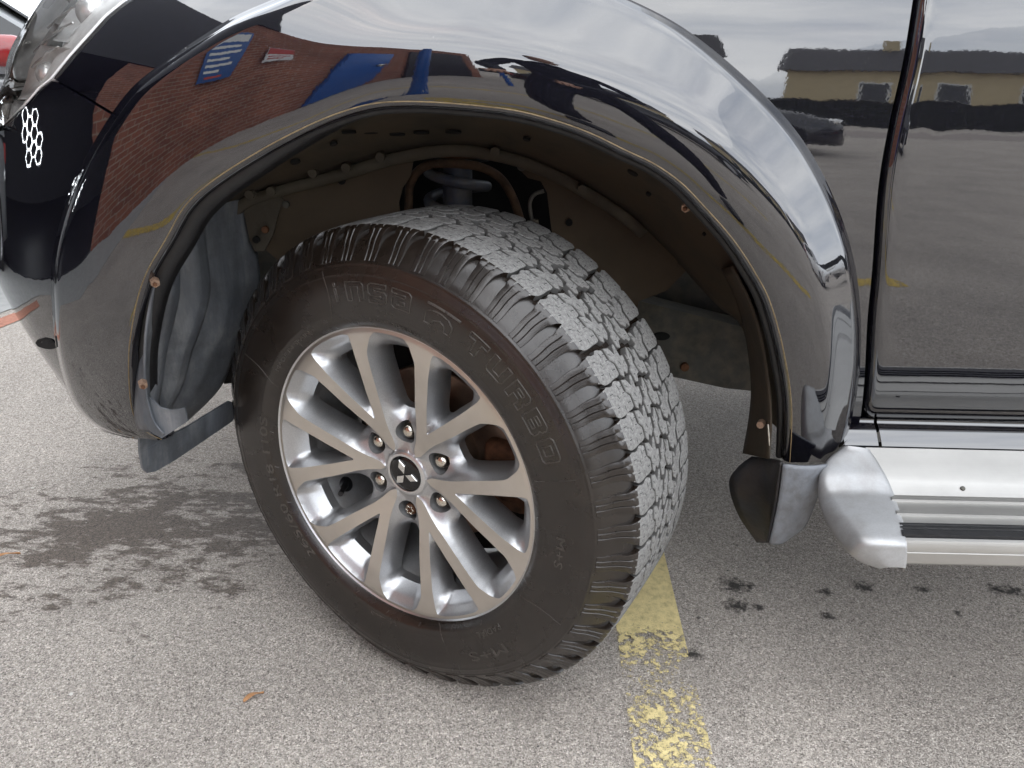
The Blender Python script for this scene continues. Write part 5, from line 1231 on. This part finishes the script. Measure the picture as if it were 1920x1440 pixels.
per = empty('person', (.36, -1.62, 0)); tag(per, 'person in dark clothes leaning in with a phone, mirrored in the flare', 'person')
bp = [(0, 0, .93, .15, .12), (0, .02, 1.12, .14, .11), (-.02, .10, 1.34, .17, .11), (-.03, .14, 1.44, .07, .07), (-.03, .18, 1.51, .055, .055),
      (-.13, .03, .86, .095), (-.19, .12, .50, .068), (-.20, .06, .12, .048), (.12, .0, .86, .095), (.19, .04, .49, .068), (.22, -.06, .12, .048),
      (-.21, .12, 1.38, .062), (-.33, .18, 1.13, .047), (-.275, .46, .985, .034), (.16, .10, 1.38, .062), (.25, .18, 1.12, .047), (-.075, .46, .985, .034)]
be = [(0, 1), (1, 2), (2, 3), (3, 4), (0, 5), (5, 6), (6, 7), (0, 8), (8, 9), (9, 10), (2, 11), (11, 12), (12, 13), (2, 14), (14, 15), (15, 16)]
skin_body('body', bp, be, CLOTH, per)
hd = skin_body('head', [(-.03, .18, 1.50, .055), (-.03, .205, 1.57, .075, .085), (-.03, .215, 1.64, .082, .095), (-.03, .205, 1.71, .070, .082), (-.03, .305, 1.615, .016), (-.03, .30, 1.585, .02)], [(0, 1), (1, 2), (2, 3), (2, 4), (1, 5)], SKINM, per)
skin_body('hair', [(-.03, .165, 1.60, .070, .060), (-.03, .17, 1.69, .085, .085), (-.03, .215, 1.745, .062, .075)], [(0, 1), (1, 2)], HAIRM, per)
for sx_, wx in ((-1, -.275), (1, -.075)):
    hp3 = [(wx, .47, .98, .026, .030), (wx, .515, .965, .032, .018)]; ed3 = [(0, 1)]
    for f_ in range(4):
        b0 = len(hp3); xx = wx + (f_ - 1.5) * .019; l_ = (.030, .036, .034, .026)[f_]
        hp3 += [(xx, .545, .962, .0085), (xx, .555 + l_ * .4, .950, .008), (xx, .555 + l_ * .35, .950 - l_ * .7, .0072)]; ed3 += [(1, b0), (b0, b0 + 1), (b0 + 1, b0 + 2)]
    b0 = len(hp3); hp3 += [(wx - sx_ * -.034, .50, .965, .010), (wx - sx_ * -.046, .53, .972, .009), (wx - sx_ * -.042, .555, .968, .008)]; ed3 += [(0, b0), (b0, b0 + 1), (b0 + 1, b0 + 2)]
    skin_body('hand', hp3, ed3, SKINM, per, 1)
for fx_, fy_ in ((-.20, .06), (.22, -.06)):
    skin_body('shoe', [(fx_, fy_ - .05, .055, .045, .05), (fx_, fy_ + .06, .05, .05, .045), (fx_, fy_ + .17, .038, .045, .032)], [(0, 1), (1, 2)], SHOE, per)

# loose grit on the tarmac
def grit():
    V = []; F = []; rg = random.Random(5)
    for k in range(900):
        px, py = rg.uniform(-40, 1960), rg.uniform(560, 1480); p = atZ(px, py, 0); r = rg.choice([.0010, .0013, .0016, .0022]) * rg.uniform(.8, 1.3); b0 = len(V)
        if rg.random() < .02: r *= 2.2
        pts_ = [(1, 0, 0), (-.9, .1, 0), (0, 1, .1), (.1, -1, 0), (0, .1, .75), (0, 0, -.6)]
        a_ = rg.uniform(0, 6.28); c_, s_ = math.cos(a_), math.sin(a_)
        for x, y, z in pts_: x *= rg.uniform(.7, 1.3); y *= rg.uniform(.6, 1.1); V.append((p[0] + r * (x * c_ - y * s_), p[1] + r * (x * s_ + y * c_), r * (z * rg.uniform(.8, 1.2) + .45)))
        F += [tuple(b0 + i for i in f) for f in ((0, 2, 4), (2, 1, 4), (1, 3, 4), (3, 0, 4), (2, 0, 5), (1, 2, 5), (3, 1, 5), (0, 3, 5))]
    mt, t, b = nodes_of('mixed_grit'); nb = NB(t); geo = nb.n('NewGeometry'); nb.l(nb.ramp(geo.outputs['Random Per Island'], [(0, (.05, .045, .04)), (.35, (.22, .20, .18)), (.8, (.42, .40, .36)), (1, (.62, .60, .56))]), b.inputs['Base Color']); setp(b, rough=.8)
    o = link('loose_grit', mesh('loose_grit', V, F), mt, None, False); tag(o, 'loose pale and dark grit scattered over the tarmac', 'grit', kind='stuff')
grit()
